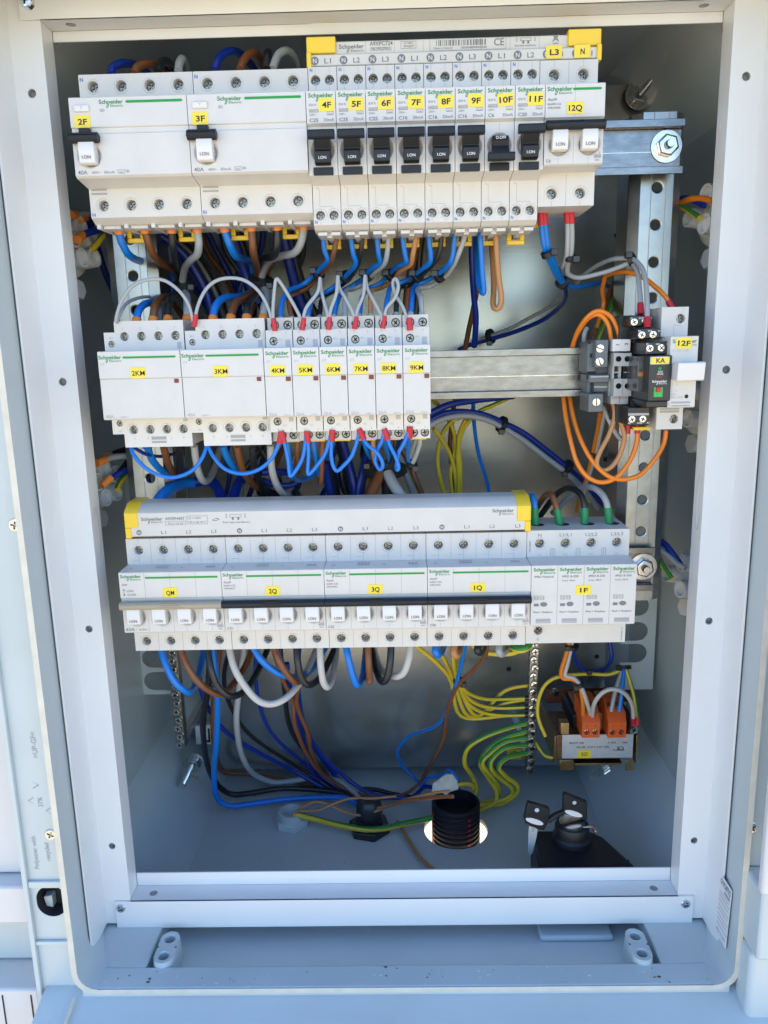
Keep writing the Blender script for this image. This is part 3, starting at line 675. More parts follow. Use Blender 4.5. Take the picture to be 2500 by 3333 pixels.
def mcb(name, label, cat, x, row, poles, tagtxt, tagx, lines, rating, stripe, bar_mat='black_plastic', left='', legs=True, brand_w=14.5, group='modular breakers on the rails', tags_=None, clips=()):
    x0, y0, z0 = ROW[row]; w = poles * 18.0; wb = w - .35
    t = thing(name, label, cat, (x0 + x, y0, z0), group); mb = MB()
    xs = [9 + 18*k for k in range(poles)]
    f = {0: [term_hole(q - .3, 10.8, .3, 6.5, 3.2) for q in xs], 9: [term_hole(q - .3, -58.4, -66, 6.3, 3.2) for q in xs],
         5: [dict(a=q + .3, b=-33.6 + 44.6, cell=(q - 7.6, q + 8.2, 1.0, 20.5), prof=[(7.2, 0), (6.6, .4), (5.0, 3.6)]) for q in xs]}
    f[8] = f.pop(9)
    body_mesh(mb, wb, PROF, f); mb.build('body', 'white_plastic', t, bevel=.35)
    for q in xs:
        screw(t, q - .3, 23.8, 10.8, 2.95); screw(t, q - .3, 23.8, -58.4, 2.95)
        rocker(t, q - .2, -32.2)
    bar_toggle(t, -.2, wb + .1, -26.6, -20.6, bar_mat)
    gm = MB()                                             # moulding joints between poles
    for k in range(1, poles):
        q = 18*k - .3
        for a, b, y in ((-18.4, -.5, -.04), (-44.4, -28.5, 1.55), (1, 19.2, 19.95), (-65.8, -46.5, 19.95)): gm.box(q - .12, q + .12, y, y + .3, a, b)
    for q in xs:
        gm.box(q - .4, q - .2, 19.95, 20.2, 14.9, 19.2); gm.box(q - .4, q - .2, 19.95, 20.2, .5, 6.2); gm.box(q - .4, q - .2, 19.95, 20.2, -65.8, -62.8)
        gm.box(q - .3, q - .1, 1.55, 1.8, -44.4, -41.4)
        gm.box(q - 5, q - .2, 19.95, 20.2, 3.4, 3.6)
    gm.build('moulding_joint', 'grey_groove', t)
    gb = MB(); logo(gb, 1.0, -1.6, brand_w)
    gb.build('brand_text', 'ink_green', t)
    sb = MB(); a, b = stripe
    pts = [(a, -3.0), (a + .5, -2.5), (b - .5, -2.5), (b, -3.0), (b, -3.3), (b - .5, -3.8), (a + .5, -3.8), (a, -3.3)]
    sb.prism([(p, q - (.0 if row == 1 else .8)) for p, q in pts], 'y', -.25, -.02); sb.build('green_stripe', 'stripe_green', t)
    pb = MB()
    for s, xx, zz, h, ww in lines: text(pb, s, xx, zz, h, ww, -.14 if zz > -19 else 1.4, 0, .01)
    if rating: text(pb, rating, 1.3, -43.6, 1.8, None, 1.45, 0, .016)
    frame(pb, w - 5.4, w - 1.4, -41.6, -39.6, .18, 1.45); text(pb, '6000', w - 5.1, -41.2, 1.2, 3.4, 1.45); text(pb, '3', w - 2.7, -39.2, 1.2, .8, 1.45); text(pb, '400V~', w - 5.0, -43.4, 1.0, 3.4, 1.45)
    pb.build('printed_text', 'ink_grey', t)
    if row == 3:                                          # approval marks on top of the nose
        ab = MB()
        for k, q in enumerate(xs):
            for j in range(4 if k == 1 else 3 if k == 3 else 1):
                xx = q - 4 + j*2.3
                ab.add([(xx, 9, .45), (xx + 1.7, 9, .45), (xx + 1.7, 11 + (k == 3)*2, .45), (xx, 11 + (k == 3)*2, .45)], [(0, 1, 2, 3)])
                if k == 1: ab.add([(xx, 13, .45), (xx + 1.7, 13, .45), (xx + 1.7, 15, .45), (xx, 15, .45)], [(0, 1, 2, 3)])
        ab.build('approval_marks', 'ink_pale', t)
    marker(t, tagtxt, tagx, -15.0 if row == 3 else -13.6)
    for q in clips: clip(t, q, 56, -66.2)
    return t
K32 = [('Acti9', 1.3, -8.9, 1.5, 5.2), ('iK60N C32', 1.3, -11.2, 1.2, 8.2), ('A9K24432', 1.3, -13.2, 1.1, 7.6)]
K20 = [('Acti9', 1.3, -8.9, 1.5, 5.2), ('iK60N C20', 1.3, -11.2, 1.2, 8.2), ('A9K24420', 1.3, -13.2, 1.1, 7.6)]
K06 = [('Acti9', 1.3, -9.4, 1.6, 5.4), ('iK60N C6', 1.3, -11.8, 1.3, 8.0), ('A9K24206', 1.3, -13.8, 1.2, 7.8)]
mcb('main_switch', 'four pole white main switch tagged QM with beige toggle bar', 'switch', 0, 3, 4, 'QM', 35.2,
    [('iSW', 1.8, -9.6, 1.6, 3.8), ('I.ON', 4.8, -14.0, 1.5, 4.6), ('O.OFF', 5.0, -16.8, 1.5, 6.2), ('63A', 1.2, -43.6, 2.5, 6.2), ('415V~', 10.5, -43.4, 1.5, 6.6)], None, (18.3, 69.5), 'beige_plastic')
mcb('circuit_breaker', 'four pole white breaker tagged 2Q with black toggle bar', 'breaker', 72, 3, 4, '2Q', 35.4, K32, 'C32', (17.3, 70.0))
mcb('circuit_breaker', 'four pole white breaker tagged 3Q with black toggle bar', 'breaker', 144, 3, 4, '3Q', 35.4, K32, 'C32', (17.3, 70.0))
mcb('circuit_breaker', 'four pole white breaker tagged 1Q with black toggle bar', 'breaker', 216, 3, 4, '1Q', 34.8, K20, 'C20', (17.3, 70.0))
mcb('circuit_breaker', 'two pole white breaker tagged 12Q ending the top row', 'breaker', 288, 1, 2, '12Q', 17.8, K06, 'C6', (16.3, 33.4), brand_w=15.0, clips=(4,))
ms = [o for o in bpy.data.objects if o.name == 'main_switch'][0]
mb = MB(); mb.box(2.6, 2.9, -.16, -.1, -16.6, -12.4); mb.add([(1.9, -.14, -13), (3.6, -.14, -13), (2.75, -.14, -11.8)], [(0, 1, 2)]); mb.add([(1.9, -.14, -15.8), (2.75, -.14, -17), (3.6, -.14, -15.8)], [(0, 1, 2)])
mb.build('arrow_mark', 'ink_grey', ms)

# ---- residual current switches 2F and 3F
PROF_ID = [(20, 18.8), (20, 0.2), (0.3, 0), (0, -.4), (0, -16.8), (1.2, -17.3), (1.2, -20.2), (.2, -20.8), (.2, -44.4), (2.0, -45.6), (20, -48.5), (20, -66), (27, -69.5), (62, -70.5), (62, 18.8)]
def rcd(x, s):
    t = thing('residual_current_switch', 'wide white residual current switch tagged %s with black toggle' % s, 'switch', (x, 0, 0), 'modular breakers on the rails')
    w = 71.6; xs = [8.7 + 17.9*k for k in range(4)]; mb = MB()
    f = {0: [term_hole(q, 11.7, .2, 6.4, 3.25) for q in xs], 10: [term_hole(q, -58.6, -66, 6.2, 3.25) for q in xs],
         7: [dict(a=9.6, b=44.4 - 32.8, cell=(1.6, 18.2, 3.4, 20.6), prof=[(7.7, 0), (7.2, .4), (5.4, 3.4)])]}
    body_mesh(mb, w, PROF_ID, f); mb.build('body', 'white_plastic', t, bevel=.4)
    for q in xs: screw(t, q, 23.8, 11.7, 3.0); screw(t, q, 23.8, -58.6, 3.0)
    rocker(t, 9.6, -32.5, .4, 9.8, 10.5)
    bar_toggle(t, -.6, 17.2, -26.8, -20.4, 'black_plastic', -2.6)
    mb = MB(); mb.box(5.5, 12.0, -3, 1, -20.6, -17.8); mb.build('toggle_neck', 'black_plastic', t, bevel=.3)
    mb = MB(); mb.box(3.3, 12.3, -1.6, 1.0, -8.3, -4.6); o = mb.build('test_button', 'rocker_white', t, bevel=.5)
    tb = MB(); text(tb, 'T', 7.0, -6.9, 1.5, 1.7, -1.75); tb.build('button_text', 'ink_pale', o)
    gb = MB(); logo(gb, 18.4, -1.7, 14.6); gb.build('brand_text', 'ink_green', t)
    sb = MB(); sb.prism([(34.6, -3.1), (35.2, -2.4), (68.7, -2.4), (69.3, -3.1), (68.7, -3.8), (35.2, -3.8)], 'y', -.25, -.02); sb.build('green_stripe', 'stripe_green', t)
    pb = MB(); text(pb, 'iID', 18.8, -8.4, 1.7, 2.6); text(pb, '40A', 1.5, -43.6, 2.3, 6.0, .1, 0, .012); text(pb, '400V~', 10.2, -43.4, 1.5, 5.8, .1); text(pb, '30mA', 17.6, -43.5, 1.8, 6.8, .1)
    frame(pb, 26.4, 30.6, -43.6, -41.4, .2, .1); text(pb, 'xx', 27.2, -43.2, 1.2, 2.4, .1); text(pb, '*', 31.2, -44.4, 3.0, 2.4, .1)
    pb.build('printed_text', 'ink_grey', t)
    nb = MB(); text(nb, 'N', .9, 14.8, 2.3, 2.0, 19.85, 0, .02); text(nb, 'N', .9, -65.2, 2.3, 2.0, 19.85, 0, .02); nb.build('neutral_mark', 'ink_blue', t)
    mb = MB(); mb.box(1.5, 11.6, 19.7, 20.4, -48.9 - .6, -48.9 + .9 - .6); mb.box(1.5, 11.6, 19.7, 20.4, -51.9, -50.9); mb.build('vent_slot', 'grey_groove', t)
    mb = MB()
    for k in range(4):
        q = xs[k]; mb.box(q - 5, q + 6.5, 30, 40, -71.5, -69.3); mb.box(q - 8, q - 5.4, 26, 60, -71.8, -69.0)
    mb.build('underside_rib', 'white_plastic', t, bevel=.3)
    marker(t, s, 7.3, -13.7, 9.8, 7.2)
    clip(t, 17.5, 54, -69.5); clip(t, 53, 54, -69.5)
rcd(0, '2F'); rcd(72, '3F')

# ---- narrow residual current breakers 4F to 11F
PROF_DK = [(20, 19.4), (20, .3), (.3, 0), (0, -.4), (0, -18.2), (2.6, -19.6), (2.6, -46.4), (3.0, -47.2), (20, -50), (20, -73.8), (24, -76.2), (30, -77.5), (62, -77.5), (62, 19.4)]
def rcbo(i, s, rating, off=False, wear=0.0):
    t = thing('narrow_breaker', 'narrow white breaker tagged %s with black lever %s' % (s, 'switched down to off' if off else 'switched up'), 'breaker', (144 + 18*i, 0, 0), 'narrow breakers in the top row')
    w = 17.65; mb = MB()
    f = {0: [term_hole(q, 11.8, .3, 4.25, 2.95, False, 6) for q in (4.4, 13.1)], 8: [term_hole(q, -67.9, -73.8, 4.25, 2.85, True, 5.2) for q in (4.4, 13.1)],
         5: [dict(a=8.8, b=46.4 - 33.0, cell=(.9, 16.7, 4.6, 22.4), prof=[(7.6, 0), (7.1, .4), (5.2, 3.4)])]}
    body_mesh(mb, w, PROF_DK, f); mb.build('body', 'white_plastic', t, bevel=.35)
    for q in (4.4, 13.1): screw(t, q, 23.8, 11.8, 2.75); screw(t, q, 23.8, -67.9, 2.7)
    # lever
    mb = MB()
    if not off:
        mb.prism([(-8.6, -23.6), (-9.4, -24.6), (-9.4, -27.8), (-8.4, -28.8), (-4.6, -28.6), (-4.6, -23.8)], 'x', .8, 17.0)
        mb.prism([(-7.0, -26.5), (-7.0, -28.8), (-3.0, -33.4), (-4.2, -35.0), (-3.6, -41.2), (-1.5, -41.8), (4, -41.8), (4, -26.5)], 'x', 4.1, 13.9)
    else:
        mb.prism([(-8.6, -39.0), (-9.4, -39.8), (-9.4, -42.8), (-8.4, -43.8), (-4.6, -43.6), (-4.6, -39.0)], 'x', .8, 17.0)
        mb.prism([(4, -28.0), (-2.6, -28.4), (-4.0, -31.4), (-3.0, -34.2), (-7.0, -39.4), (-7.0, -41.5), (4, -42)], 'x', 4.1, 13.9)
    o = mb.build('lever', 'black_plastic', t, bevel=.45)
    tb = MB(); text(tb, 'O.OFF' if off else 'I.ON', 9.0, -30.6 if off else -39.3, 1.7, 6.2 if off else 4.8, -4.35 if not off else -3.9, 0, .012, 'c'); tb.build('lever_text', 'ink_white', o)
    mb = MB(); mb.box(2.8, 15.0, .9, 4, -47.3, -42.9) ; o = mb.build('test_slot', 'black_plastic', t, bevel=.3)
    gb = MB(); logo(gb, 1.4, -1.4, 15.0); gb.build('brand_text', 'ink_green', t)
    pb = MB(); text(pb, 'iDif K', 1.6, -8.6, 1.4, 4.6); frame(pb, 1.7, 7.2, -12.1, -10.3, .16); text(pb, '6000', 2.0, -11.8, 1.2, 3.4); text(pb, '3', 6.1, -11.8, 1.2, .7); rect(pb, 5.7, 5.85, -12, -10.4)
    text(pb, '230V~', 1.7, -14.0, 1.2, 4.2); frame(pb, 12.4, 16.4, -13.8, -11.9, .18); text(pb, 'xx', 13.0, -13.5, 1.1, 2.8)
    text(pb, rating, 1.7, -17.4, 2.0, 1.75 * len(rating), -.12, 0, .018); text(pb, '30mA', 10.2, -17.3, 1.9, 6.4)
    pb.build('printed_text', 'ink_grey', t)
    nb = MB(); text(nb, 'N', 1.1, 16.6, 2.0, 1.6, 19.85, 0, .02); text(nb, 'N', .8, -73.0, 2.0, 1.6, 19.85, 0, .02); nb.build('neutral_mark', 'ink_blue', t)
    mb = MB(); mb.box(2.5, 2.65, 19.9, 20.2, -51.5, -50.2); mb.box(2.5, 4.3, 19.9, 20.2, -51.7, -51.5); mb.box(4.2, 4.35, 19.9, 20.2, -62.4, -51.5); mb.box(4.2, 12.6, 19.9, 20.2, -62.6, -62.4); mb.box(12.5, 12.65, 19.9, 20.2, -64.4, -62.6)
    mb.box(8.75, 8.9, 2.5, 2.8, -24.8, -19.7); mb.box(8.75, 8.9, 2.5, 2.8, -42.8, -40.8)
    for q in (4.4, 13.1): mb.box(q - .1, q + .05, 19.9, 20.2, 14.9, 19.2); mb.box(q - .1, q + .05, 19.9, 20.2, -73.6, -71.0); mb.box(q - .1, q + .05, 19.9, 20.2, .6, 8.2)
    mb.build('moulding_joint', 'grey_groove', t)
    mb = MB(); mb.box(2, 8, 26, 46, -79.5, -77.3); mb.box(10.5, 16.5, 26, 46, -79.5, -77.3); mb.box(7.5, 11, 30, 60, -80.5, -77.3); mb.build('underside_rib', 'white_plastic', t, bevel=.3)
    marker(t, s, 12.1, -8.0, 9.6 if len(s) < 3 else 9.8, 7.2, rot=random.uniform(-.05, .05) + (-.09 if s == '10F' else 0))
    clip(t, 9, 54, -77.0)
for i, (s, r_) in enumerate((('4F', 'C25'), ('5F', 'C25'), ('6F', 'C25'), ('7F', 'C16'), ('8F', 'C16'), ('9F', 'C16'), ('10F', 'C6'), ('11F', 'C20'))): rcbo(i, s, r_, s == '10F')

# ---- contactors
def contactor_wide(x, s):
    x0, y0, z0 = ROW[2]; t = thing('contactor', 'wide white contactor tagged %s with green stripe' % s, 'contactor', (x0 + x, y0, z0), 'contactors on the middle rail')
    w = 53.6; xs = [13.6 + 11.35*k for k in range(4)]; mb = MB()
    mb.prism([(.3, 0), (0, -.4), (0, -17.4), (.5, -17.7), (.5, -43.5), (1.5, -44.4), (15, -44.4), (15, 0)], 'x', 0, w); mb.build('cover', 'white_plastic', t, bevel=.4)
    mb = MB()
    mb.sheet((7.3, 15, -.2), (1, 0, 0), (0, 0, 1), 45.2, 19.5, [term_hole(q - 7.3, 9.4, -.2, 5.6, 2.9, False, 6) for q in xs], 0, 20)
    mb.box(7.3, 52.5, 21, 60, -.2, 19.3); mb.add([(7.3, 15, 19.3), (52.5, 15, 19.3), (52.5, 21, 19.3), (7.3, 21, 19.3)], [(0, 1, 2, 3)])
    mb.add([(52.5, 15, -.2), (52.5, 21, -.2), (52.5, 21, 19.3), (52.5, 15, 19.3)], [(0, 1, 2, 3)]); mb.add([(7.3, 15, -.2), (7.3, 15, 19.3), (7.3, 21, 19.3), (7.3, 21, -.2)], [(0, 1, 2, 3)])
    mb.sheet((0, 15, -.2), (1, 0, 0), (0, 0, 1), 7.3, 12.4, [dict(a=4.6, b=4.9, cell=(1.3, 7.2, 1.4, 8.4), prof=[(2.1, 0), (2.1, 3)])], 0, 16); mb.box(0, 7.25, 18.1, 40, -.2, 12.2)
    mb.build('upper_body', 'white_plastic', t, bevel=.35)
    mb = MB()
    mb.sheet((7.7, 15, -64.4), (1, 0, 0), (0, 0, 1), 44.6, 20.2, [term_hole(q - 7.0, -52.4, -64.4, 5.6, 2.9, True, 5.6) for q in xs], 0, 20)
    mb.box(7.7, 52.3, 21, 60, -64.4, -44.2); mb.add([(7.7, 15, -64.4), (7.7, 21, -64.4), (52.3, 21, -64.4), (52.3, 15, -64.4)], [(0, 1, 2, 3)])
    mb.add([(52.3, 15, -64.4), (52.3, 21, -64.4), (52.3, 21, -44.2), (52.3, 15, -44.2)], [(0, 1, 2, 3)])
    mb.sheet((0, 15, -55.3), (1, 0, 0), (0, 0, 1), 7.7, 11, [dict(a=5.1, b=7.4, cell=(1.8, 7.6, 4.0, 10.8), prof=[(2.1, 0), (2.1, 3)])], 0, 16); mb.box(0, 7.6, 18.1, 40, -55.3, -44.5)
    mb.add([(0, 15, -55.3), (0, 18.1, -55.3), (7.7, 18.1, -55.3), (7.7, 15, -55.3)], [(0, 1, 2, 3)]); mb.add([(0, 15, -55.3), (0, 15, -44.4), (0, 18.1, -44.4), (0, 18.1, -55.3)], [(0, 1, 2, 3)])
    mb.build('lower_body', 'cream_plastic', t, bevel=.35)
    for q in xs: screw(t, q, 19.2, 9.4, 2.75); screw(t, q + .7, 19.2, -52.4, 2.75)
    screw(t, 4.6, 16.0, 4.7, 1.95); screw(t, 5.1, 16.0, -47.9, 1.95)
    gb = MB(); logo(gb, .6, -2.6, 14.8); gb.build('brand_text', 'ink_green', t)
    sb = MB(); sb.prism([(16.2, -4.1), (16.8, -3.5), (50.4, -3.5), (51, -4.1), (50.4, -4.8), (16.8, -4.8)], 'y', -.25, -.02); sb.build('green_stripe', 'stripe_green', t)
    pb = MB(); text(pb, 'iCT', 1.4, -8.9, 1.5, 2.8); text(pb, '40A', 1.6, -43.0, 2.0, 5.4, .36, 0, .012); text(pb, '400V~', 11.4, -43.2, 1.3, 5.4, .36)
    for k, q in enumerate(xs): text(pb, str(2*k + 1), q - .9, 13.6, 1.7, None, 14.85); text(pb, str(2*k + 2), (15.0, 23.8, 40.0, 48.4)[k] - .7, -59.2, 1.7, None, 14.85)
    text(pb, 'A1', 3.4, 8.0, 1.5, 2.2, 14.85); text(pb, 'A2', 4.2, -54.0, 1.5, 2.4, 14.85)
    pb.build('printed_text', 'ink_pale', t)
    for q_ in ((48.4, 51.2, .8, 5.2), (48.6, 51.6, -47.4, -44.8)): sq = MB(); rect(sq, *q_, 14.85); sq.build('printed_square', 'ink_pale', t)
    mb = MB(); mb.box(48.8, 51.6, -.1, .6, -21.0, -18.4); mb.build('indicator', 'led_red', t, bevel=.2)
    mb = MB(); mb.box(26.2, 36.2, 14.7, 15.3, -59.4, -57.4); mb.box(26.2, 36.2, 14.7, 15.3, -61.8, -60.4); mb.build('vent_slot', 'grey_groove', t)
    mb = MB(); mb.box(.4, w - .4, .25, .6, -17.9, -17.6); mb.build('moulding_joint', 'grey_groove', t)
    marker(t, s, 25.6, -14.2, 9.8, 6.9, th=3.15)
contactor_wide(0, '2KM'); contactor_wide(54, '3KM')
def contactor_narrow(i, s):
    x0, y0, z0 = ROW[2]; t = thing('contactor', 'narrow white contactor tagged %s with red indicator' % s, 'contactor', (x0 + 108 + 18*i, y0, z0), 'contactors on the middle rail')
    w = 17.65; mb = MB()
    mb.prism([(.3, 0), (0, -.4), (0, -17.8), (.5, -18.1), (.5, -44.0), (1.5, -44.8), (12, -44.8), (12, 0)], 'x', 0, w); mb.build('cover', 'white_plastic', t, bevel=.4)
    mb = MB()
    mb.sheet((0.1, 12, -.2), (1, 0, 0), (0, 0, 1), w - .2, 11.4, [dict(a=4.9, b=4.4, cell=(1.6, 8.2, .9, 7.9), prof=[(2.7, 0), (2.7, 3)])], 0, 18); mb.box(.1, w - .1, 15.1, 60, -.2, 11.2)
    mb.add([(.1, 12, 11.2), (w - .1, 12, 11.2), (w - .1, 15.1, 11.2), (.1, 15.1, 11.2)], [(0, 1, 2, 3)])
    mb.add([(w - .1, 12, -.2), (w - .1, 15.1, -.2), (w - .1, 15.1, 11.2), (w - .1, 12, 11.2)], [(0, 1, 2, 3)])
    mb.sheet((.3, 20, 11), (1, 0, 0), (0, 0, 1), w - .6, 8.4, [dict(a=q, b=3.6, cell=(q - 3.6, q + 3.6, .1, 7.6), prof=[(2.9, 0), (2.9, 3)]) for q in (4.9, 13.4)], 0, 18); mb.box(.3, w - .3, 23.1, 60, 11, 19.4)
    mb.add([(.3, 20, 19.4), (w - .3, 20, 19.4), (w - .3, 23.1, 19.4), (.3, 23.1, 19.4)], [(0, 1, 2, 3)])
    mb.build('upper_body', 'white_plastic', t, bevel=.3)
    mb = MB()
    mb.sheet((.1, 12, -55.8), (1, 0, 0), (0, 0, 1), w - .2, 11.1, [dict(a=4.9, b=7.2, cell=(1.6, 8.2, 3.7, 10.7), prof=[(2.7, 0), (2.7, 3)])], 0, 18); mb.box(.1, w - .1, 15.1, 60, -55.8, -44.7)
    mb.add([(.1, 12, -55.8), (.1, 15.1, -55.8), (w - .1, 15.1, -55.8), (w - .1, 12, -55.8)], [(0, 1, 2, 3)]); mb.add([(w - .1, 12, -55.8), (w - .1, 15.1, -55.8), (w - .1, 15.1, -44.7), (w - .1, 12, -44.7)], [(0, 1, 2, 3)])
    mb.sheet((.3, 20, -62.8), (1, 0, 0), (0, 0, 1), w - .6, 8, [dict(a=q, b=4.0, cell=(q - 3.6, q + 3.6, .2, 7.8), prof=[(2.9, 0), (2.9, 3)]) for q in (6.4, 14.0)], 0, 18); mb.box(.3, w - .3, 23.1, 60, -62.8, -55.7)
    mb.add([(.3, 20, -62.8), (.3, 23.1, -62.8), (w - .3, 23.1, -62.8), (w - .3, 20, -62.8)], [(0, 1, 2, 3)])
    mb.build('lower_body', 'cream_plastic', t, bevel=.3)
    screw(t, 5.0, 13.2, 4.2, 2.5); screw(t, 5.0, 13.2, -48.6, 2.5)
    for q in (4.9, 13.4): screw(t, q + .3, 21.6, 14.6, 2.7)
    for q in (6.4, 14.0): screw(t, q + .3, 21.6, -58.8, 2.7)
    gb = MB(); logo(gb, 1.2, -2.2, 15.0); gb.build('brand_text', 'ink_green', t)
    pb = MB(); text(pb, 'iCT', 1.7, -9.5, 1.5, 2.8); text(pb, '25A', 1.3, -44.0, 2.0, 5.6, .36, 0, .012); text(pb, '250V~', 11.2, -44.0, 1.2, 5.0, .36)
    text(pb, '1', 4.2, 8.6, 1.7, None, 11.85); text(pb, '3', 12.8, 8.6, 1.7, None, 11.85); text(pb, 'A1', 8.4, 4.4, 1.5, 2.2, 11.85); text(pb, 'A2', 8.6, -52.0, 1.5, 2.4, 11.85)
    text(pb, '2', 5.0, -55.0, 1.6, None, 11.85); text(pb, '4', 13.6, -55.0, 1.6, None, 11.85)
    pb.build('printed_text', 'ink_pale', t)
    for q_ in ((13.0, 16.1, .3, 5.0), (12.8, 15.8, -48.8, -45.4)): sq = MB(); rect(sq, *q_, 11.85); sq.build('printed_square', 'ink_pale', t)
    mb = MB(); mb.box(13.7, 16.8, -.1, .6, -21.4, -18.7); mb.build('indicator', 'led_red', t, bevel=.2)
    mb = MB(); mb.box(.4, w - .4, .25, .6, -18.3, -18.0); mb.build('moulding_joint', 'grey_groove', t)
    mb = MB(); mb.box(4, 16, 40, 58, -66, -63.0); mb.build('rail_clip', 'yellow_plastic', t, bevel=.4)
    marker(t, s, 8.6, -14.5, 9.8, 6.9, th=3.15)
for i in range(6): contactor_narrow(i, '%dKM' % (i + 4))

# ---- surge arrester 1F
def arrester():
    x0, y0, z0 = ROW[3]; t = thing('surge_arrester', 'white four part surge arrester tagged 1F with green sleeves', 'arrester', (x0 + 288, y0, z0), None)
    w = 72.6; xs = [9.0 + 18.25*k for k in range(4)]; mb = MB()
    prof = [(20, 20.2), (20, 1.0), (.3, 0), (0, -.4), (0, -43.4), (1, -44), (20, -44.2), (20, -65), (62, -65), (62, 20.2)]
    body_mesh(mb, w, prof, {0: [term_hole(q, 10.6, 1.0, 5.9, 3.3) for q in xs], 6: [term_hole(9.2, -55, -65, 6.5, 3.2)]})
    mb.build('body', 'white_plastic', t, bevel=.35)
    for q in xs: screw(t, q, 23.8, 10.6, 3.05)
    screw(t, 9.2, 23.6, -55, 3.0)
    gm = MB()
    for k in (1, 2, 3):
        q = 18.2*k; gm.box(q - .15, q + .15, -.06, .4, -43.4, -.5)
        gm.box(q - 1.5, q - 1.2, 19.85, 20.2, 1.2, 6.6); gm.box(q + 1.2, q + 1.5, 19.85, 20.2, 1.2, 6.6); gm.box(q - 1.5, q + 1.5, 19.85, 20.2, 6.5, 6.8); gm.box(q - .1, q + .1, 19.85, 20.2, 1.2, 6.4)
    for q in xs: gm.box(q - 1.1, q - .9, 19.85, 20.2, 1.2, 2.6); gm.box(q + .9, q + 1.1, 19.85, 20.2, 1.2, 2.6); gm.box(q - 1.1, q + 1.1, 19.85, 20.2, 2.5, 2.7)
    gm.build('moulding_joint', 'grey_groove', t)
    gb = MB()
    for k in range(4): logo(gb, 1.4 + 18.3*k, -1.7, 15.2)
    gb.build('brand_text', 'ink_green', t)
    pb = MB()
    for k in range(4):
        a = 18.3*k
        text(pb, 'iPRD Neutral' if k == 0 else 'iPRD 8-350', a + 2.2 + (k > 0)*.8, -8.8, 1.5, 13 if k == 0 else 11.2, -.12, 0, .016)
        if k: text(pb, 'Imax: 8kA', a + 3, -11.6, 1.3, 9)
        for j, ss in enumerate(('T2', 'T3')): frame(pb, a + 2.1 + j*3.9, a + 5.2 + j*3.9, -24.7, -21.9, .2); text(pb, ss, a + 2.5 + j*3.9, -24.2, 1.6, 2.3)
        rect(pb, a + 2.0, a + 5.4, -29.6, -27.6); disc(pb, a + 8.9, -28.2, 2.5, rz=1.7)
        text(pb, 'Red = Replace', a + 1.8, -34.5, 1.4, 13.4, -.12, 0, .012)
        text(pb, ('N', 'L1/L1', 'L2/L2', 'L3/L3')[k], xs[k], 15.6, 2.3, (2.3, 8.4, 8.4, 8.4)[k], 19.85, 0, 0, 'c')
    text(pb, 'A9L08600', 0, 0, 1.3, 8, 0, 0, 0, 'l', Matrix.Translation((2.6, 19.85, 4.6)) @ R90)
    text(pb, 'FF-2020-W01-1-2', 0, 0, 1.2, 10, 0, 0, 0, 'l', Matrix.Translation((70.6, 19.85, -63.6)) @ R90)
    rect(pb, 8.9, 9.1, -61.6, -60.2, 19.85); rect(pb, 7.6, 10.4, -61.8, -61.6, 19.85); rect(pb, 8.1, 9.9, -62.4, -62.2, 19.85); rect(pb, 8.6, 9.4, -63.0, -62.8, 19.85)
    pb.build('printed_text', 'ink_grey', t)
    for k in range(4):
        mb = MB(); mb.box(3.4 + 18.3*k, 14.0 + 18.3*k, -.06, .6, -42.2, -38.7); o = mb.build('status_window', 'grey_groove', t, bevel=.2)
        mb = MB(); mb.box(3.8 + 18.3*k, 13.6 + 18.3*k, -.1, -.06, -41.8, -40.9); mb.build('window_edge', 'ink_pale', o)
        mb = MB(); mb.lathe((xs[k] + 1.5, 38, 20.25), (0, 0, 1), [(5.0, 0), (5.0, .02)], 24); mb.build('wire_hole', 'dark_gap', t)
    marker(t, '1F', 36.4, -18.1, 10.6, 7.0)
arrester()

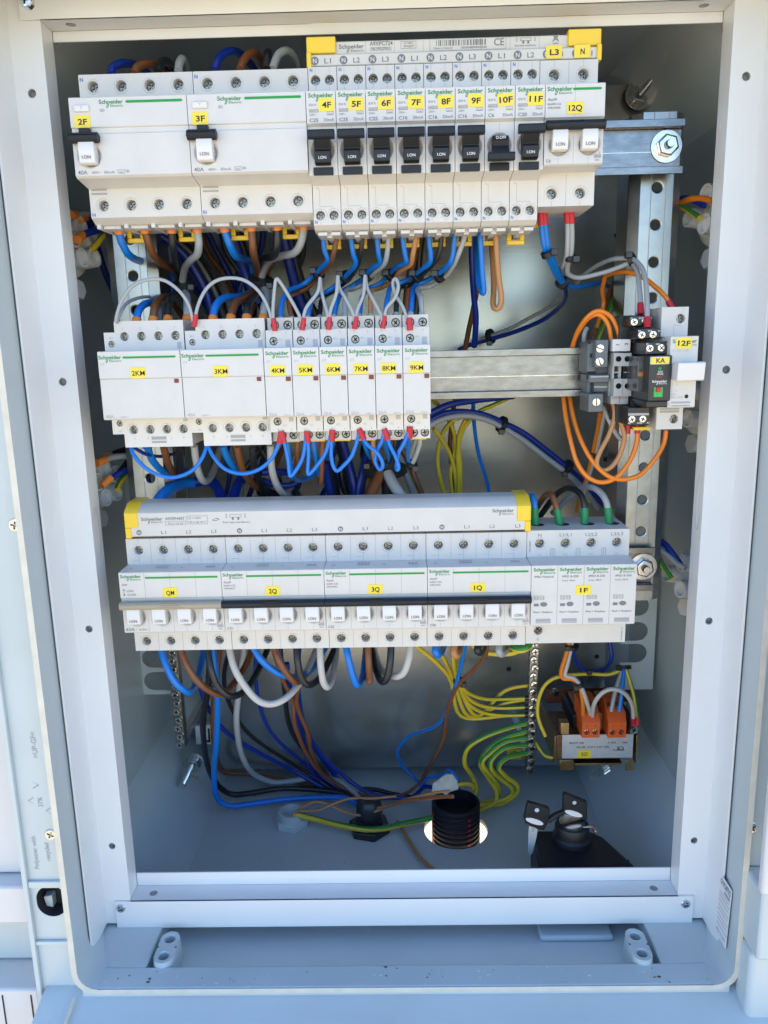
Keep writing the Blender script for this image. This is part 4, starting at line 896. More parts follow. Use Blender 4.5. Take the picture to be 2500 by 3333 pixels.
# ---- comb busbars with yellow end caps
def busbar_top():
    y = 22.0
    p0 = PY(2, 140, 300, y); x0 = PY(2, 165, 400, y).x; x1 = PY(3, 1370, 300, y).x; zb = PY(2, 400, 452, y).z; zt = PY(2, 420, 212, y).z
    t = thing('comb_busbar', 'pale printed comb busbar with yellow end caps above breakers 4F to 12Q', 'busbar', (144, y, zb), 'comb busbars'); o = Vector((144, y, zb)); h = zt - zb
    mb = MB(); mb.prism([(0, .4), (0, h*.42), (3.5, h*.5), (3.5, h - .5), (4.5, h), (26, h), (26, 0), (.5, 0)], 'x', .4, 179.6); mb.build('cover', 'white_plastic', t, bevel=.4)
    gm = MB()
    for k in range(1, 10): gm.box(18*k - .1, 18*k + .1, 3.42, 3.7, h*.52, h - .6)
    gm.build('moulding_joint', 'grey_groove', t)
    for a, b in ((-.8, 17.4), (161.6, 182.0)):
        mb = MB(); mb.box(a, b, 1.2, 28, h*.52, h + 2.2); mb.box(a if a < 0 else b - 3.0, a + 3.0 if a < 0 else b, -1.4, 28, -1.5, h*.52)
        mb.build('end_cap', 'yellow_plastic', t, bevel=.7)
    pb = MB()
    for k in range(10):
        a = 18*k; ring_x = a + 4.2
        if k < 8 or True: disc(pb, ring_x, h*.2, 2.5, -.1)
        text(pb, ('L1', 'L2', 'L3')[k % 3], a + 10.2, h*.2 - 1.6, 3.0, 4.2, -.1, 0, .012)
    logo(pb, 19.4, h*.87, 15.6, y=3.35)
    text(pb, 'A9XPC724', 38.5, h*.79, 2.4, 14.4, 3.35, 0, .018); frame(pb, 39, 52, h*.6, h*.72, .15, 3.35); text(pb, 'NL1/NL2/NL3', 39.8, h*.63, 1.4, 11.4, 3.35, 0, .014)
    frame(pb, 58, 67.6, h*.64, h*.92, .2, 3.35); text(pb, 'Ui 440V', 59.8, h*.81, 1.2, 6, 3.35); text(pb, '80A@40°', 59.8, h*.7, 1.2, 6.8, 3.35)
    rnd = random.Random(3); q = 80.0
    while q < 111: wd = rnd.choice((.35, .35, .6, .9)); rect(pb, q, q + wd, h*.7, h*.92, 3.35); q += wd + rnd.choice((.35, .6, .9))
    text(pb, 'Made in Poland', 78.5, h*.58, 1.3, 11, 3.35); text(pb, '3606489443535', 95.5, h*.58, 1.3, 16, 3.35, 0, .01); frame(pb, 76, 123.5, h*.52, h*.98, .18, 3.35)
    text(pb, 'CE', 116, h*.66, 4.2, 6.2, 3.35, 0, .01)
    frame(pb, 132.4, 139.0, h*.8, h*.92, .25, 3.35); rect(pb, 133.6, 134.8, h*.7, h*.8, 3.35); rect(pb, 136.6, 137.8, h*.7, h*.8, 3.35); frame(pb, 129.6, 130.4, h*.78, h*.94, .15, 3.35); frame(pb, 141, 141.8, h*.78, h*.94, .15, 3.35)
    text(pb, 'End caps mandatory', 129, h*.6, 1.2, 13, 3.35); frame(pb, 153, 155.6, h*.8, h*.94, .3, 3.35); text(pb, 'X', 151.9, h*.74, 4.4, 4.6, 3.3); rect(pb, 152.6, 155.8, h*.66, h*.69, 3.35)
    pb.build('printed_text', 'ink_grey', t)
    wb = MB()
    for k in range(10): text(wb, 'N', 18*k + 4.2, h*.2 - 1.3, 2.6, 2.3, -.25, 0, .01, 'c')
    wb.build('neutral_letter', 'ink_white', t)
    for s, a in (('L3', 152.6), ('N', 170.0)): marker(t, s, a, h*.26, 10.0, 7.4, -.2)
busbar_top()
def busbar_low():
    y = 28.0; zb = PY(10, 400, 340, y).z; zt = PY(10, 400, 152, y).z; x0 = PY(10, 92, 250, y).x; x1 = PY(11, 1622, 200, y).x
    t = thing('comb_busbar', 'long pale comb busbar with yellow end caps above QM to 1Q', 'busbar', (x0, y, zb), 'comb busbars'); h = zt - zb; L = x1 - x0
    mb = MB(); mb.prism([(0, .3), (0, h - 1), (1, h), (9, h + 4.2), (13, h + 4.6), (26, h + 4.6), (26, 0), (.4, 0)], 'x', 1.2, L - 1.2); mb.build('cover', 'white_plastic', t, bevel=.5)
    for a, b, q in ((-.6, 9.0, 0), (L - 9.0, L + .8, 1)):
        mb = MB(); mb.prism([(-.9, h*.36), (-.9, h - .8), (.4, h + .7), (8.6, h + 5.2), (13, h + 5.6), (28, h + 5.6), (28, h*.36)], 'x', a, b)
        mb.prism([(-.9, -1.2), (-.9, h*.36), (28, h*.36), (28, -1.2)], 'x', a if not q else b - 4.2, a + 4.2 if not q else b); mb.build('end_cap', 'yellow_plastic', t, bevel=.6)
    pb = MB(); logo(pb, 11.3, h*.78, 15.2); text(pb, 'A9XPH457', 28.4, h*.66, 2.0, 14, -.12, 0, .018); frame(pb, 28.3, 43, h*.45, h*.61, .2); text(pb, 'N L1 L2 L3', 30.4, h*.48, 1.5, 10.6, -.12, 0, .012)
    frame(pb, 43.9, 58.8, h*.47, h*.81, .22); text(pb, 'Ui = 500V', 45, h*.68, 1.4, 9.2); text(pb, '100 A @ 40°C', 45, h*.52, 1.4, 12.8)
    ring(pb, 64.6, h*.64, 2.2, 1.0, .5, slant=.9)
    frame(pb, 74.6, 83.0, h*.72, h*.84, .25); rect(pb, 76, 77.4, h*.62, h*.72); rect(pb, 80, 81.4, h*.62, h*.72); frame(pb, 71.8, 72.8, h*.7, h*.86, .2); frame(pb, 85, 86, h*.7, h*.86, .2)
    text(pb, 'End caps mandatory', 69.6, h*.49, 1.4, 19.4, -.12, 0, .006); logo(pb, L - 26.4, h*.86, 15.2)
    for k in range(16):
        q = 9.0 + 18.0*k
        if k % 4 == 0: disc(pb, q, h*.17, 1.9)
        else: text(pb, 'L%d' % (k % 4), q - .4, h*.17 - 1.3, 2.5, 3.6, -.12, 0, 0, 'c')
    pb.build('printed_text', 'ink_grey', t)
    wb = MB()
    for k in range(4): text(wb, 'N', 9 + 72*k, h*.17 - 1.0, 2.0, 1.8, -.22, 0, .01, 'c')
    wb.build('neutral_letter', 'ink_white', t)
busbar_low()

# ================================================================== right end of the middle rail
def pxbox(mb, k, u0, v0, u1, v1, y0, y1, o, mi=0):
    a, b = PY(k, u0, v0, y0), PY(k, u1, v1, y0); mb.box(a.x - o.x, b.x - o.x, y0 - o.y, y1 - o.y, b.z - o.z, a.z - o.z, mi)
# fuse holder 12F
def fuse_holder():
    y0 = 2.0; a = PY(8, 1232, 535, y0); w = 17.6; t = thing('fuse_holder', 'white fuse holder tagged 12F with hinged handle', 'fuse holder', (a.x, y0, a.z), None)
    mb = MB(); body_mesh(mb, w, [(20, 19), (20, .2), (.3, 0), (0, -.4), (0, -44.6), (1, -45.4), (20, -45.6), (20, -61.5), (62, -61.5), (62, 19)],
        {0: [term_hole(12.6, 11.5, .2, 4.6, 3.0, False, 6)], 6: [term_hole(11.8, -54.6, -61.5, 4.6, 3.0, False, 5.8)]}); mb.build('body', 'white_plastic', t, bevel=.4)
    screw(t, 12.6, 23.8, 11.5, 2.8); screw(t, 11.8, 23.8, -54.6, 2.8)
    mb = MB(); mb.prism([(-10.5, -15.8), (-12.5, -16.6), (-11.0, -27.4), (-9.5, -27.8), (0.5, -26.8), (.5, -17.5)], 'x', 1.4, 18.6); mb.build('handle', 'rocker_white', t, bevel=.6)
    gb = MB(); logo(gb, 1.2, -1.8, 15.4); gb.build('brand_text', 'ink_green', t)
    pb = MB(); text(pb, 'STI 10,3 x 38', 1.0, -9.6, 1.4, 10.4); frame(pb, .9, 2.6, -31.6, -29.2, .2); text(pb, 'I', 5, -31.4, 1.6, .3); frame(pb, .9, 2.6, -35.0, -33.0, .2); text(pb, 'O', 4.6, -35, 1.5, 1.3); text(pb, '500V~', .8, -37.4, 1.5, 5); text(pb, 'A9N15636', .8, -39.4, 1.5, 9)
    pb.build('printed_text', 'ink_pale', t)
    mb = MB(); mb.lathe((12, -.05, -38.2), (0, 1, 0), [(1.3, 0), (1.3, .2)], 16); mb.build('test_hole', 'dark_gap', t)
    mb = MB(); mb.box(2.4, 14.6, -.05, .6, -42.6, -41.4); mb.box(2.4, 14.6, -.05, .6, -44.4, -43.6); mb.box(2.0, 15, 19.9, 20.4, -50.2, -48.8); mb.box(2.0, 15, 19.9, 20.4, -48.3, -47.2); mb.build('vent_slot', 'grey_groove', t)
    mb = MB(); mb.box(13.8, 13.95, 19.9, 20.2, 14.8, 18.9); mb.box(8.3, 12.6, 19.9, 20.2, 7.3, 7.5); mb.box(8.3, 8.45, 19.9, 20.2, .4, 7.4); mb.build('moulding_joint', 'grey_groove', t)
    mb = MB(); mb.box(-9, 3, 40, 58, -64, -61.6); mb.build('rail_clip', 'yellow_plastic', t, bevel=.5)
    marker(t, '12F', 8.4, -4.3, 10.2, 7.0, rot=.05)
fuse_holder()
# relay on its socket
def relay():
    o = PY(8, 740, 1590, 22); t = thing('plug_in_relay', 'black plug-in relay tagged KA on its black screw socket', 'relay', o, None)
    def L(k, u, v, y): p = PY(k, u, v, y); return p - o
    mb = MB()
    for (u0, v0, u1, v1, y0) in ((735, 285, 1005, 410, 26), (835, 440, 1105, 560, 17), (925, 600, 1205, 750, 8)):
        pxbox(mb, 8, u0, v0, u1, v1, y0, 58, o)
    pxbox(mb, 8, 620, 285, 740, 1560, 40, 62, o)
    pxbox(mb, 8, 715, 1385, 975, 1600, 22, 60, o)
    mb.build('socket', 'relay_black', t, bevel=.7)
    mb = MB(); pxbox(mb, 8, 975, 765, 1222, 1310, 0, 50, o); pxbox(mb, 8, 935, 1310, 1235, 1385, 2, 50, o); mb.build('relay_cover', 'relay_black', t, bevel=.8)
    mb = MB(); a = L(8, 850, 775, 10); b = L(8, 930, 1200, 10); mb.box(a.x, L(8, 972, 800, 3).x - .2, 12 - o.y, 48 - o.y, b.z, a.z); mb.build('clear_side', 'clear_smoke', t, bevel=.6)
    mb = MB(); a = L(8, 850, 960, 9.7); mb.box(a.x, a.x + 7, 11.4 - o.y, 12.1 - o.y, a.z - 3, a.z); mb.build('coil_strip', 'copper_winding', t)
    for (u, v, y) in ((792, 362, 25.6), (925, 350, 25.6), (883, 517, 16.6), (1018, 512, 16.6), (980, 678, 7.6), (1118, 672, 7.6), (765, 1530, 21.6), (895, 1527, 21.6)):
        p = L(8, u, v, y); screw(t, p.x, p.y, p.z, 2.6, SCREW_BRIGHT)
    wb = MB()
    for s, u, v, y in (('21', 745, 330, 25.8), ('COM', 845, 325, 25.8), ('11', 980, 325, 25.8), ('24', 838, 480, 16.8), ('NO', 955, 478, 16.8), ('14', 1080, 478, 16.8), ('22', 932, 640, 7.8), ('NC', 1053, 638, 7.8), ('12', 1180, 636, 7.8), ('A2', 715, 1585, 21.8), ('COIL', 822, 1583, 21.8), ('A1', 940, 1580, 21.8), ('7', 935, 728, 7.8), ('2', 1180, 726, 7.8)):
        p = L(8, u, v, y); text(wb, s, p.x, p.z, 1.2, None, p.y, 0, .02)
    p = L(8, 1078, 970, -.15); text(wb, 'RXG', p.x, p.z, 1.3, 2.8, p.y, 0, .01); p = L(8, 1062, 998, -.15); text(wb, '24VAC', p.x, p.z, 1.3, 4.2, p.y, 0, .01)
    p = L(8, 1006, 1060, -.15); logo(wb, p.x, p.z, 9.6, y=p.y)
    wb.build('printed_text', 'ink_white', t)
    mb = MB(); a, b = L(8, 1030, 1145, -.6), L(8, 1132, 1262, -.6); mb.box(a.x, b.x, a.y, a.y + 2, b.z, a.z); mb.build('lock_tab', 'green_plastic', t, bevel=.3)
    mb = MB(); a, b = L(8, 1065, 1145, -2.2), L(8, 1112, 1205, -2.2); mb.box(a.x, b.x, a.y, a.y + 3, b.z, a.z); mb.build('test_button', 'red_plastic', t, bevel=.4)
    mb = MB(); a = L(8, 1097, 918, -.3); mb.lathe((a.x, a.y, a.z), (0, -1, 0), [(1.3, 0), (1.1, .5), (.5, .8)], 14); mb.build('indicator', 'green_sleeve', t)
    mb = MB(); a, b = L(8, 1060, 1010, -.12), L(8, 1122, 1032, -.12); mb.box(a.x, b.x, a.y, a.y + .3, b.z, a.z); mb.build('red_mark', 'led_red', t)
    mb = MB(); a, b = L(8, 720, 1458, 21.8), L(8, 968, 1480, 21.8); mb.box(a.x, b.x, a.y, a.y + .5, b.z, a.z); mb.build('label_strip', 'ink_pale', t)
    mb = MB()
    for u, v in ((788, 1340), (880, 1405)): a = L(8, u, v, 30); mb.lathe((a.x, a.y, a.z), (0, 1, 0), [(2.4, 0), (2.4, 1)], 18)
    mb.build('finger_hole', 'ink_black', t)
    mb = MB(); pxbox(mb, 8, 990, 778, 1215, 868, -1.2, .5, o); mb.build('tag_holder', 'cream_plastic', t, bevel=.5)
    p = L(8, 1103, 822, -1.3); marker(t, 'KA', p.x, p.z, 11.4, 4.2, p.y, th=3.0)
relay()
# end stop and the two through terminals
def end_stop():
    o = PY(8, 330, 1440, 36); t = thing('end_stop', 'dark grey rail end stop with three slotted screws', 'end stop', o, None)
    mb = MB()
    pxbox(mb, 8, 330, 575, 472, 905, 36, 66, o); pxbox(mb, 8, 232, 600, 330, 960, 44, 70, o); pxbox(mb, 8, 245, 905, 470, 985, 48, 72, o); pxbox(mb, 8, 250, 995, 490, 1085, 40, 66, o)
    pxbox(mb, 8, 310, 1085, 480, 1200, 46, 66, o); pxbox(mb, 8, 245, 1225, 415, 1440, 38, 64, o); pxbox(mb, 8, 230, 1000, 262, 1440, 50, 72, o); pxbox(mb, 8, 262, 1100, 310, 1225, 52, 72, o)
    mb.build('body', 'stop_grey', t, bevel=.6)
    mb = MB()
    for k in range(6): pxbox(mb, 8, 238 + 16*k, 905, 243 + 16*k, 980, 47.4, 48.3, o)
    for u0, v0, u1, v1 in ((235, 590, 268, 625), (262, 740, 300, 790), (222, 1000, 240, 1050)): pxbox(mb, 8, u0, v0, u1, v1, 43.6, 44.4, o)
    mb.build('rib_gap', 'dark_gap', t)
    mb = MB(); pxbox(mb, 8, 310, 1130, 470, 1150, 45.5, 46.4, o); pxbox(mb, 8, 270, 1010, 488, 1025, 39.4, 40.3, o); mb.build('ridge', 'terminal_grey', t, bevel=.2)
    for u, v, y in ((382, 680, 35.4), (375, 838, 35.4), (338, 1325, 37.4)): p = PY(8, u, v, y) - o; screw(t, p.x, p.y, p.z, 3.1, SCREW_SLOT, 'clamp_screw')
end_stop()
def terminal(du, num, label):
    o = PY(8, 565 + du, 1340, 36); t = thing('rail_terminal', label, 'terminal', o, 'numbered rail terminals')
    mb = MB()
    for (v0, v1, yf, wl) in ((735, 890, 32, 0), (1045, 1250, 34, 0)):
        a, b = PY(8, 548 + du, v0, yf) - o, PY(8, 648 + du, v1, yf) - o; wd = b.x - a.x; hh = a.z - b.z; cc = (805 if v0 < 900 else 1130); c = PY(8, 605 + du, cc, yf) - o
        mb.sheet((a.x, a.y, b.z), (1, 0, 0), (0, 0, 1), wd, hh, [dict(a=c.x - a.x, b=c.z - b.z, cell=(max(.1, c.x - a.x - 2.4), min(wd - .1, c.x - a.x + 2.4), max(.1, c.z - b.z - 2.6), min(hh - .1, c.z - b.z + 2.6)), prof=[(2.05, 0), (1.9, .3), (1.9, 4)])], 0, 18, 1)
        mb.box(a.x, b.x, a.y + 4.1, a.y + 34, b.z, a.z)
        for xx in (a.x, b.x - .01): mb.box(xx, xx + .01, a.y, a.y + 4.2, b.z, a.z)
        mb.box(a.x, b.x, a.y, a.y + 4.2, a.z - .01, a.z); mb.box(a.x, b.x, a.y, a.y + 4.2, b.z, b.z + .01)
    pxbox(mb, 8, 530 + du, 890, 545 + du, 1045, 36, 70, o); pxbox(mb, 8, 606 + du, 890, 640 + du, 1045, 36, 70, o); pxbox(mb, 8, 545 + du, 960, 606 + du, 972, 36.5, 50, o); pxbox(mb, 8, 540 + du, 890, 640 + du, 1045, 46, 70, o)
    pxbox(mb, 8, 540 + du, 590, 645 + du, 735, 40, 70, o); pxbox(mb, 8, 515 + du, 1250, 610 + du, 1345, 38, 64, o); pxbox(mb, 8, 500 + du, 740, 550 + du, 1250, 44, 70, o)
    mb.build('body', ['terminal_grey', 'dark_gap'], t, bevel=.35)
    mb = MB(); pxbox(mb, 8, 545 + du, 892, 606 + du, 958, 45.5, 46.0, o); pxbox(mb, 8, 545 + du, 974, 606 + du, 1042, 45.5, 46.0, o); pxbox(mb, 8, 648 + du, 735, 653 + du, 1250, 36, 60, o); mb.build('opening', 'dark_gap', t)
    mb = MB(); pxbox(mb, 8, 515 + du, 1272, 610 + du, 1280, 37.6, 38.2, o); mb.build('ridge', 'grey_groove', t)
    mb = MB(); pxbox(mb, 8, 535 + du, 568, 640 + du, 712, 33, 42, o); q = mb.build('number_tag', 'rocker_white', t, bevel=.5)
    p = PY(8, 610 + du, 638, 32.8) - o; tb = MB(); text(tb, num, 0, 0, 2.2, None, 0, 0, .02, 'l', Matrix.Translation((p.x, p.y, p.z)) @ R90); tb.build('number_text', 'ink_black', q)
terminal(0, '1', 'pale grey rail terminal numbered 1 beside the end stop'); terminal(105, '2', 'pale grey rail terminal numbered 2 beside the relay')

# ================================================================== panel sockets on the side walls
def panel_socket(c, sg, label, tubes=5, R=26):
    """rear of a panel socket fixed to a side wall; sg = direction into the cabinet"""
    t = thing('panel_socket', label, 'socket', c, 'panel sockets on the side walls'); ax = Vector((sg, -.28, .12)).normalized()
    mb = MB(); mb.lathe((0, 0, 0), ax, [(R + 5, 0), (R + 5, 4), (R, 5), (R, 13), (R*.8, 17), (R*.72, 20)], 28); mb.build('housing', 'socket_white', t, bevel=.8)
    u = Vector((0, -.75, .66)); u = (u - ax*u.dot(ax)).normalized(); w = ax.cross(u)
    for k in range(tubes):
        a = 2*math.pi*k/tubes + .5; p = ax*19 + (u*math.cos(a) + w*math.sin(a))*R*.56
        mb = MB(); mb.lathe(p, ax, [(7, -1), (7, 10), (5.6, 10), (5.4, 6)], 18); mb.build('wire_collar', 'socket_white', t)
    mb = MB(); p = -u*R*.5 + ax*8 - Vector((0, 0, R)); mb.lathe(p, ax, [(8, 0), (8, 5), (4, 5)], 6); mb.build('fixing_nut', 'socket_white', t, bevel=.5)
    return t
for k, u, v, y, sg, lb, n_ in ((19, 230, 900, 95, 1, 'white panel socket rear on wall beside the 2F switch', 5), (20, 330, 1200, 95, 1, 'white panel socket rear on wall beside contactor 2KM', 5),
        (4, 1180, 1960, 95, -1, 'white panel socket rear on wall beside upper perforated post', 3), (12, 1480, 830, 100, -1, 'white panel socket rear on wall beside surge arrester', 3), (8, 1560, 1400, 105, -1, 'white panel socket rear half hidden behind fuse holder', 3)):
    p = PY(k, u, v, y); panel_socket((-58.5 if sg > 0 else 443.5, p.y, p.z), sg, lb, n_, 22)

# ================================================================== bottom of the cabinet
# neutral and earth bars with screw heads
def screw_bar(k, pts, n_, label, w, mt, rscr, y, yd=12):
    a, b = PY(k, *pts[0], y), PY(k, *pts[1], y); t = thing('terminal_bar', label, 'terminal bar', b, 'screw terminal bars'); d = a - b
    mb = MB(); mb.box(-w/2, w/2, -5, 5, -3, d.z + 3); o = mb.build('bar', mt, t, bevel=.4); o.rotation_euler = (0, math.atan2(d.x, d.z), 0)
    for i in range(n_):
        q = d * (i / (n_ - 1)); mb_s = screw(t, q.x + (.6 if i % 2 else -.6), -7.6, q.z, rscr, SCREW_BRIGHT, 'bar_screw'); 
        mb_s.scale = (rscr, rscr*1.6, rscr)
    mb = MB(); mb.box(-3, 3, 5, 5 + (268 - y) - 1, -2, 6); mb.build('stand_off', 'bright_metal', t)
screw_bar(14, ((892, 60), (870, 745)), 17, 'steel screw bar holding the yellow and green wires', 8.0, 'screw_metal', 3.7, 195)
screw_bar(23, ((640, 330), (748, 1490)), 12, 'steel screw bar hanging below switch QM', 9.0, 'screw_metal', 3.6, 190)
# transformer
def transformer():
    yf = 165; o = PY(25, 330, 1320, yf); t = thing('transformer', 'small control transformer with orange terminals and metal rating plate', 'transformer', o, None)
    def L(u, v, y): return PY(25, u, v, y) - o
    mb = MB(); a, b = L(260, 1010, yf), L(1290, 1320, yf); mb.box(a.x, b.x, 0, 50, b.z, a.z); mb.build('core', 'lamination', t, bevel=.6)
    mb = MB(); a2 = L(430, 640, 190); b2 = L(1190, 1010, 190); mb.box(a2.x, b2.x, 12, 60, a.z - 2, a2.z); mb.build('winding', 'conduit_black', t, bevel=2)
    mb = MB(); a3, b3 = L(430, 480, 215), L(920, 700, 215); mb.box(a3.x, a3.x + 9, 6, 58, b3.z - 14, a3.z + 2); mb.box(b3.x - 4, b3.x + 8, 10, 58, b3.z, a3.z + 2); mb.box(a3.x + 13, a3.x + 22, 9, 58, b3.z - 4, a3.z + 2); mb.box(a3.x + 26, a3.x + 34, 9, 58, b3.z - 4, a3.z + 2); mb.build('copper_lead', 'copper_winding', t, bevel=.5)
    mb = MB(); a4, b4 = L(120, 390, 240), L(1250, 560, 240); mb.box(a4.x, b4.x, 75, 78, b4.z, a4.z); mb.build('back_plate', 'rust_plate', t, bevel=.8)
    p = L(240, 445, 238); screw(t, p.x, p.y, p.z, 4.2, SCREW_BRIGHT, 'fixing_screw')
    for u in (200, 1290):                                  # side brackets from plate to front
        p0, p1 = L(u - 80 if u < 600 else u + 20, 620, 240), L(u + 60 if u < 600 else u + 40, 1300, yf)
        mb = MB(); x = p1.x if u > 600 else p1.x - 2
        mb.prism([(75, p0.z + 4), (75, b.z - 6), (2, b.z - 6), (2, a.z - 2), (70, p0.z + 4)], 'x', x, x + 1.6); mb.build('side_bracket', 'brass', t, bevel=.3)
    for u in (370, 1260):
        q0, q1 = L(u - 70, 1345, yf), L(u + 70, 1480, yf); q1.x = q0.x + (13 if u < 600 else 8)
        mb = MB(); mb.box(q0.x, q1.x, -.5, 1, q1.z, q0.z); mb.build('foot', 'brass', t, bevel=.5)
    q0, q1 = L(500, 1385, yf), L(1140, 1405, yf); mb = MB(); mb.box(q0.x, q1.x, -1, 40, q1.z, q0.z); mb.build('lower_bracket', 'brass', t, bevel=.3)
    mb = MB(); r0, r1 = L(335, 1005, yf - 1), L(1280, 1310, yf - 1); mb.box(r0.x, r1.x, -1.2, -.1, r1.z, r0.z); pl_ = mb.build('rating_plate', 'aluminium_label', t, bevel=.3)
    W, H = r1.x - r0.x, r0.z - r1.z; R180 = Matrix.Translation((r1.x, -1.35, r0.z)) @ Matrix.Rotation(math.pi, 4, 'Y')
    tb = MB()
    for s, x_, z_, h_, w_ in (('PRI', .08, .62, .07, .07), ('230 V', .24, .62, .07, .12), ('SEC 24 V 1.5 A', .34, .44, .07, .3), ('63 VA', .68, .44, .07, .12), ('50/60 Hz', .12, .3, .07, .16), ('IEC 61558', .7, .62, .07, .2)): text(tb, s, x_*W, (1 - z_)*H - h_*H, h_*H, w_*W, 0, 0, .02, 'l', R180)
    text(tb, 'CE', .13*W, .52*H, .16*H, .1*W, 0, 0, .02, 'l', R180); tb.build('plate_text', 'ink_black', pl_)
    m1 = L(632, 1262, yf - 1.3); mk = marker(t, '12TX', m1.x, m1.z, 13.2, 8.4, -1.3, rot=math.pi, th=3.4)
    for u0, u1 in ((605, 835), (955, 1190)):
        c0, c1 = L(u0, 838, yf - 12), L(u1, 1040, yf - 12); tw = c1.x - c0.x; th_ = c0.z - c1.z
        mb = MB(); mb.sheet((c0.x, -12, c1.z), (1, 0, 0), (0, 0, 1), tw, th_, [dict(a=tw*f, b=th_*.36, cell=(tw*f - tw*.22, tw*f + tw*.22, th_*.06, th_*.66), prof=[(tw*.16, 0), (tw*.15, 4)]) for f in (.27, .75)], 0, 18)
        mb.prism([(-12, c0.z), (-7, c0.z + 6.5), (8, c0.z + 14), (22, c0.z + 14), (22, c1.z), (-8, c1.z), (-8, c0.z - .2)], 'x', c0.x, c1.x)
        mb.prism([(-12, c1.z), (-12, c0.z), (-8, c0.z), (-8, c1.z)], 'x', c0.x - .02, c0.x); mb.prism([(-12, c1.z), (-12, c0.z), (-8, c0.z), (-8, c1.z)], 'x', c1.x, c1.x + .02)
        tb_ = mb.build('terminal_block', 'orange_terminal', t, bevel=.4)
        mb = MB()
        for f in (.27, .75): mb.box(c0.x + tw*(f - .17), c0.x + tw*(f + .17), -3.2, 6, c0.z + 8.0, c0.z + 12.2); mb.lathe((c0.x + tw*f, -12.05, c0.z - th_*.22), (0, 1, 0), [(.7, 0), (.7, .1)], 10)
        mb.build('wire_opening', 'rust_plate', tb_)
        for f in (.27, .75): screw(t, c0.x + tw*f, -9.5, c1.z + th_*.36, 2.0, SCREW_BRIGHT, 'terminal_screw')
    p = L(1305, 945, yf - 5); screw(t, p.x, p.y, p.z, 4.0, SCREW_BRIGHT, 'earth_screw')
    p = L(365, 915, yf - 2); mb = MB(); mb.box(p.x - 4, p.x + 4, -3, 6, p.z - 6, p.z + 6); mb.build('earth_tab', 'brass', t, bevel=.5)
transformer()
# corrugated conduit rising through the floor hole
t = thing('corrugated_conduit', 'black corrugated conduit with red stripes rising through floor hole', 'conduit', (hole_c.x, hole_c.y - 3, -640), None)
top = PY(24, 640, 400, hole_c.y - 3).z + 640; prof = []
for k in range(int(top / 5.2)): z = k*5.2; prof += [(22.6, z), (23.4, z + 1.2), (23.4, z + 3.2), (22.6, z + 4.2), (21.6, z + 4.8)]
mb = MB(); mb.lathe((0, 0, 0), (0, 0, 1), prof + [(20.5, prof[-1][1]), (20, prof[-1][1] - 12)], 36); mb.build('corrugation', 'conduit_black', t)
mb = MB()
for a in (-62, -158):
    for k in range(int(top / 5.2) - 1):
        A = math.radians(a); x, y = 23.75*math.cos(A), 23.75*math.sin(A); tx, ty = -math.sin(A), math.cos(A)
        P = [(x - tx*1.7, y - ty*1.7, k*5.2 + 1.0), (x + tx*1.7, y + ty*1.7, k*5.2 + 1.0), (x + tx*1.7, y + ty*1.7, k*5.2 + 3.4), (x - tx*1.7, y - ty*1.7, k*5.2 + 3.4)]
        mb.add(P, [(0, 1, 2, 3)])
mb.build('red_stripe', 'red_plastic', t)
def flap(k, pts, y, mt, nm, label, cat):
    P = [PY(k, u, v, y + 6*math.sin(i*1.7)) for i, (u, v) in enumerate(pts)]; c = sum(P, Vector())/len(P); t = thing(nm, label, cat, c); mb = MB()
    mb.add([p - c for p in P] + [p - c + Vector((0, 1.2, .4)) for p in P], [tuple(range(len(P))), tuple(range(2*len(P) - 1, len(P) - 1, -1))] + [(i, len(P) + i, len(P) + (i+1) % len(P), (i+1) % len(P)) for i in range(len(P))]); mb.build('sheath', mt, t)
flap(24, [(430, 370), (440, 280), (500, 240), (560, 195), (620, 200), (660, 260), (670, 330), (600, 350), (560, 380), (500, 350)], hole_c.y - 2, 'tape', 'cable_sheath', 'torn grey cable sheath sticking out of the black conduit', 'sheath')
# plastic glands in the floor
def gland(k, u, v, mt, r, h, label, hexr, tall):
    c = PZ(k, u, v, -614); t = thing('cable_gland', label, 'gland', (c.x, c.y, -616), 'cable glands in the floor')
    mb = MB(); mb.lathe((0, 0, 0), (0, 0, 1), [(hexr, .1), (hexr, 7), (hexr*.9, 8)], 6); mb.build('lock_nut', mt, t, bevel=.6, smooth=20)
    mb = MB(); mb.lathe((0, 0, 0), (0, 0, 1), [(r, 7.5), (r, h), (r*.8, h), (r*.78, 4)], 24); mb.build('thread', mt, t)
    if tall: mb = MB(); mb.lathe((0, 0, 0), (0, 0, 1), [(r*.92, h - 2), (r*1.0, h + 4), (r*.95, h + 14), (r*.7, h + 19)], 20); mb.build('dome', mt, t, bevel=.4)
    return c
g1 = gland(13, 1015, 1155, 'enclosure_grey', 13, 15, 'pale grey empty floor gland with copper wires', 17, False)
g2 = gland(13, 1480, 1190, 'relay_black', 13, 15, 'black floor gland gripping the thick supply wires', 21, True)
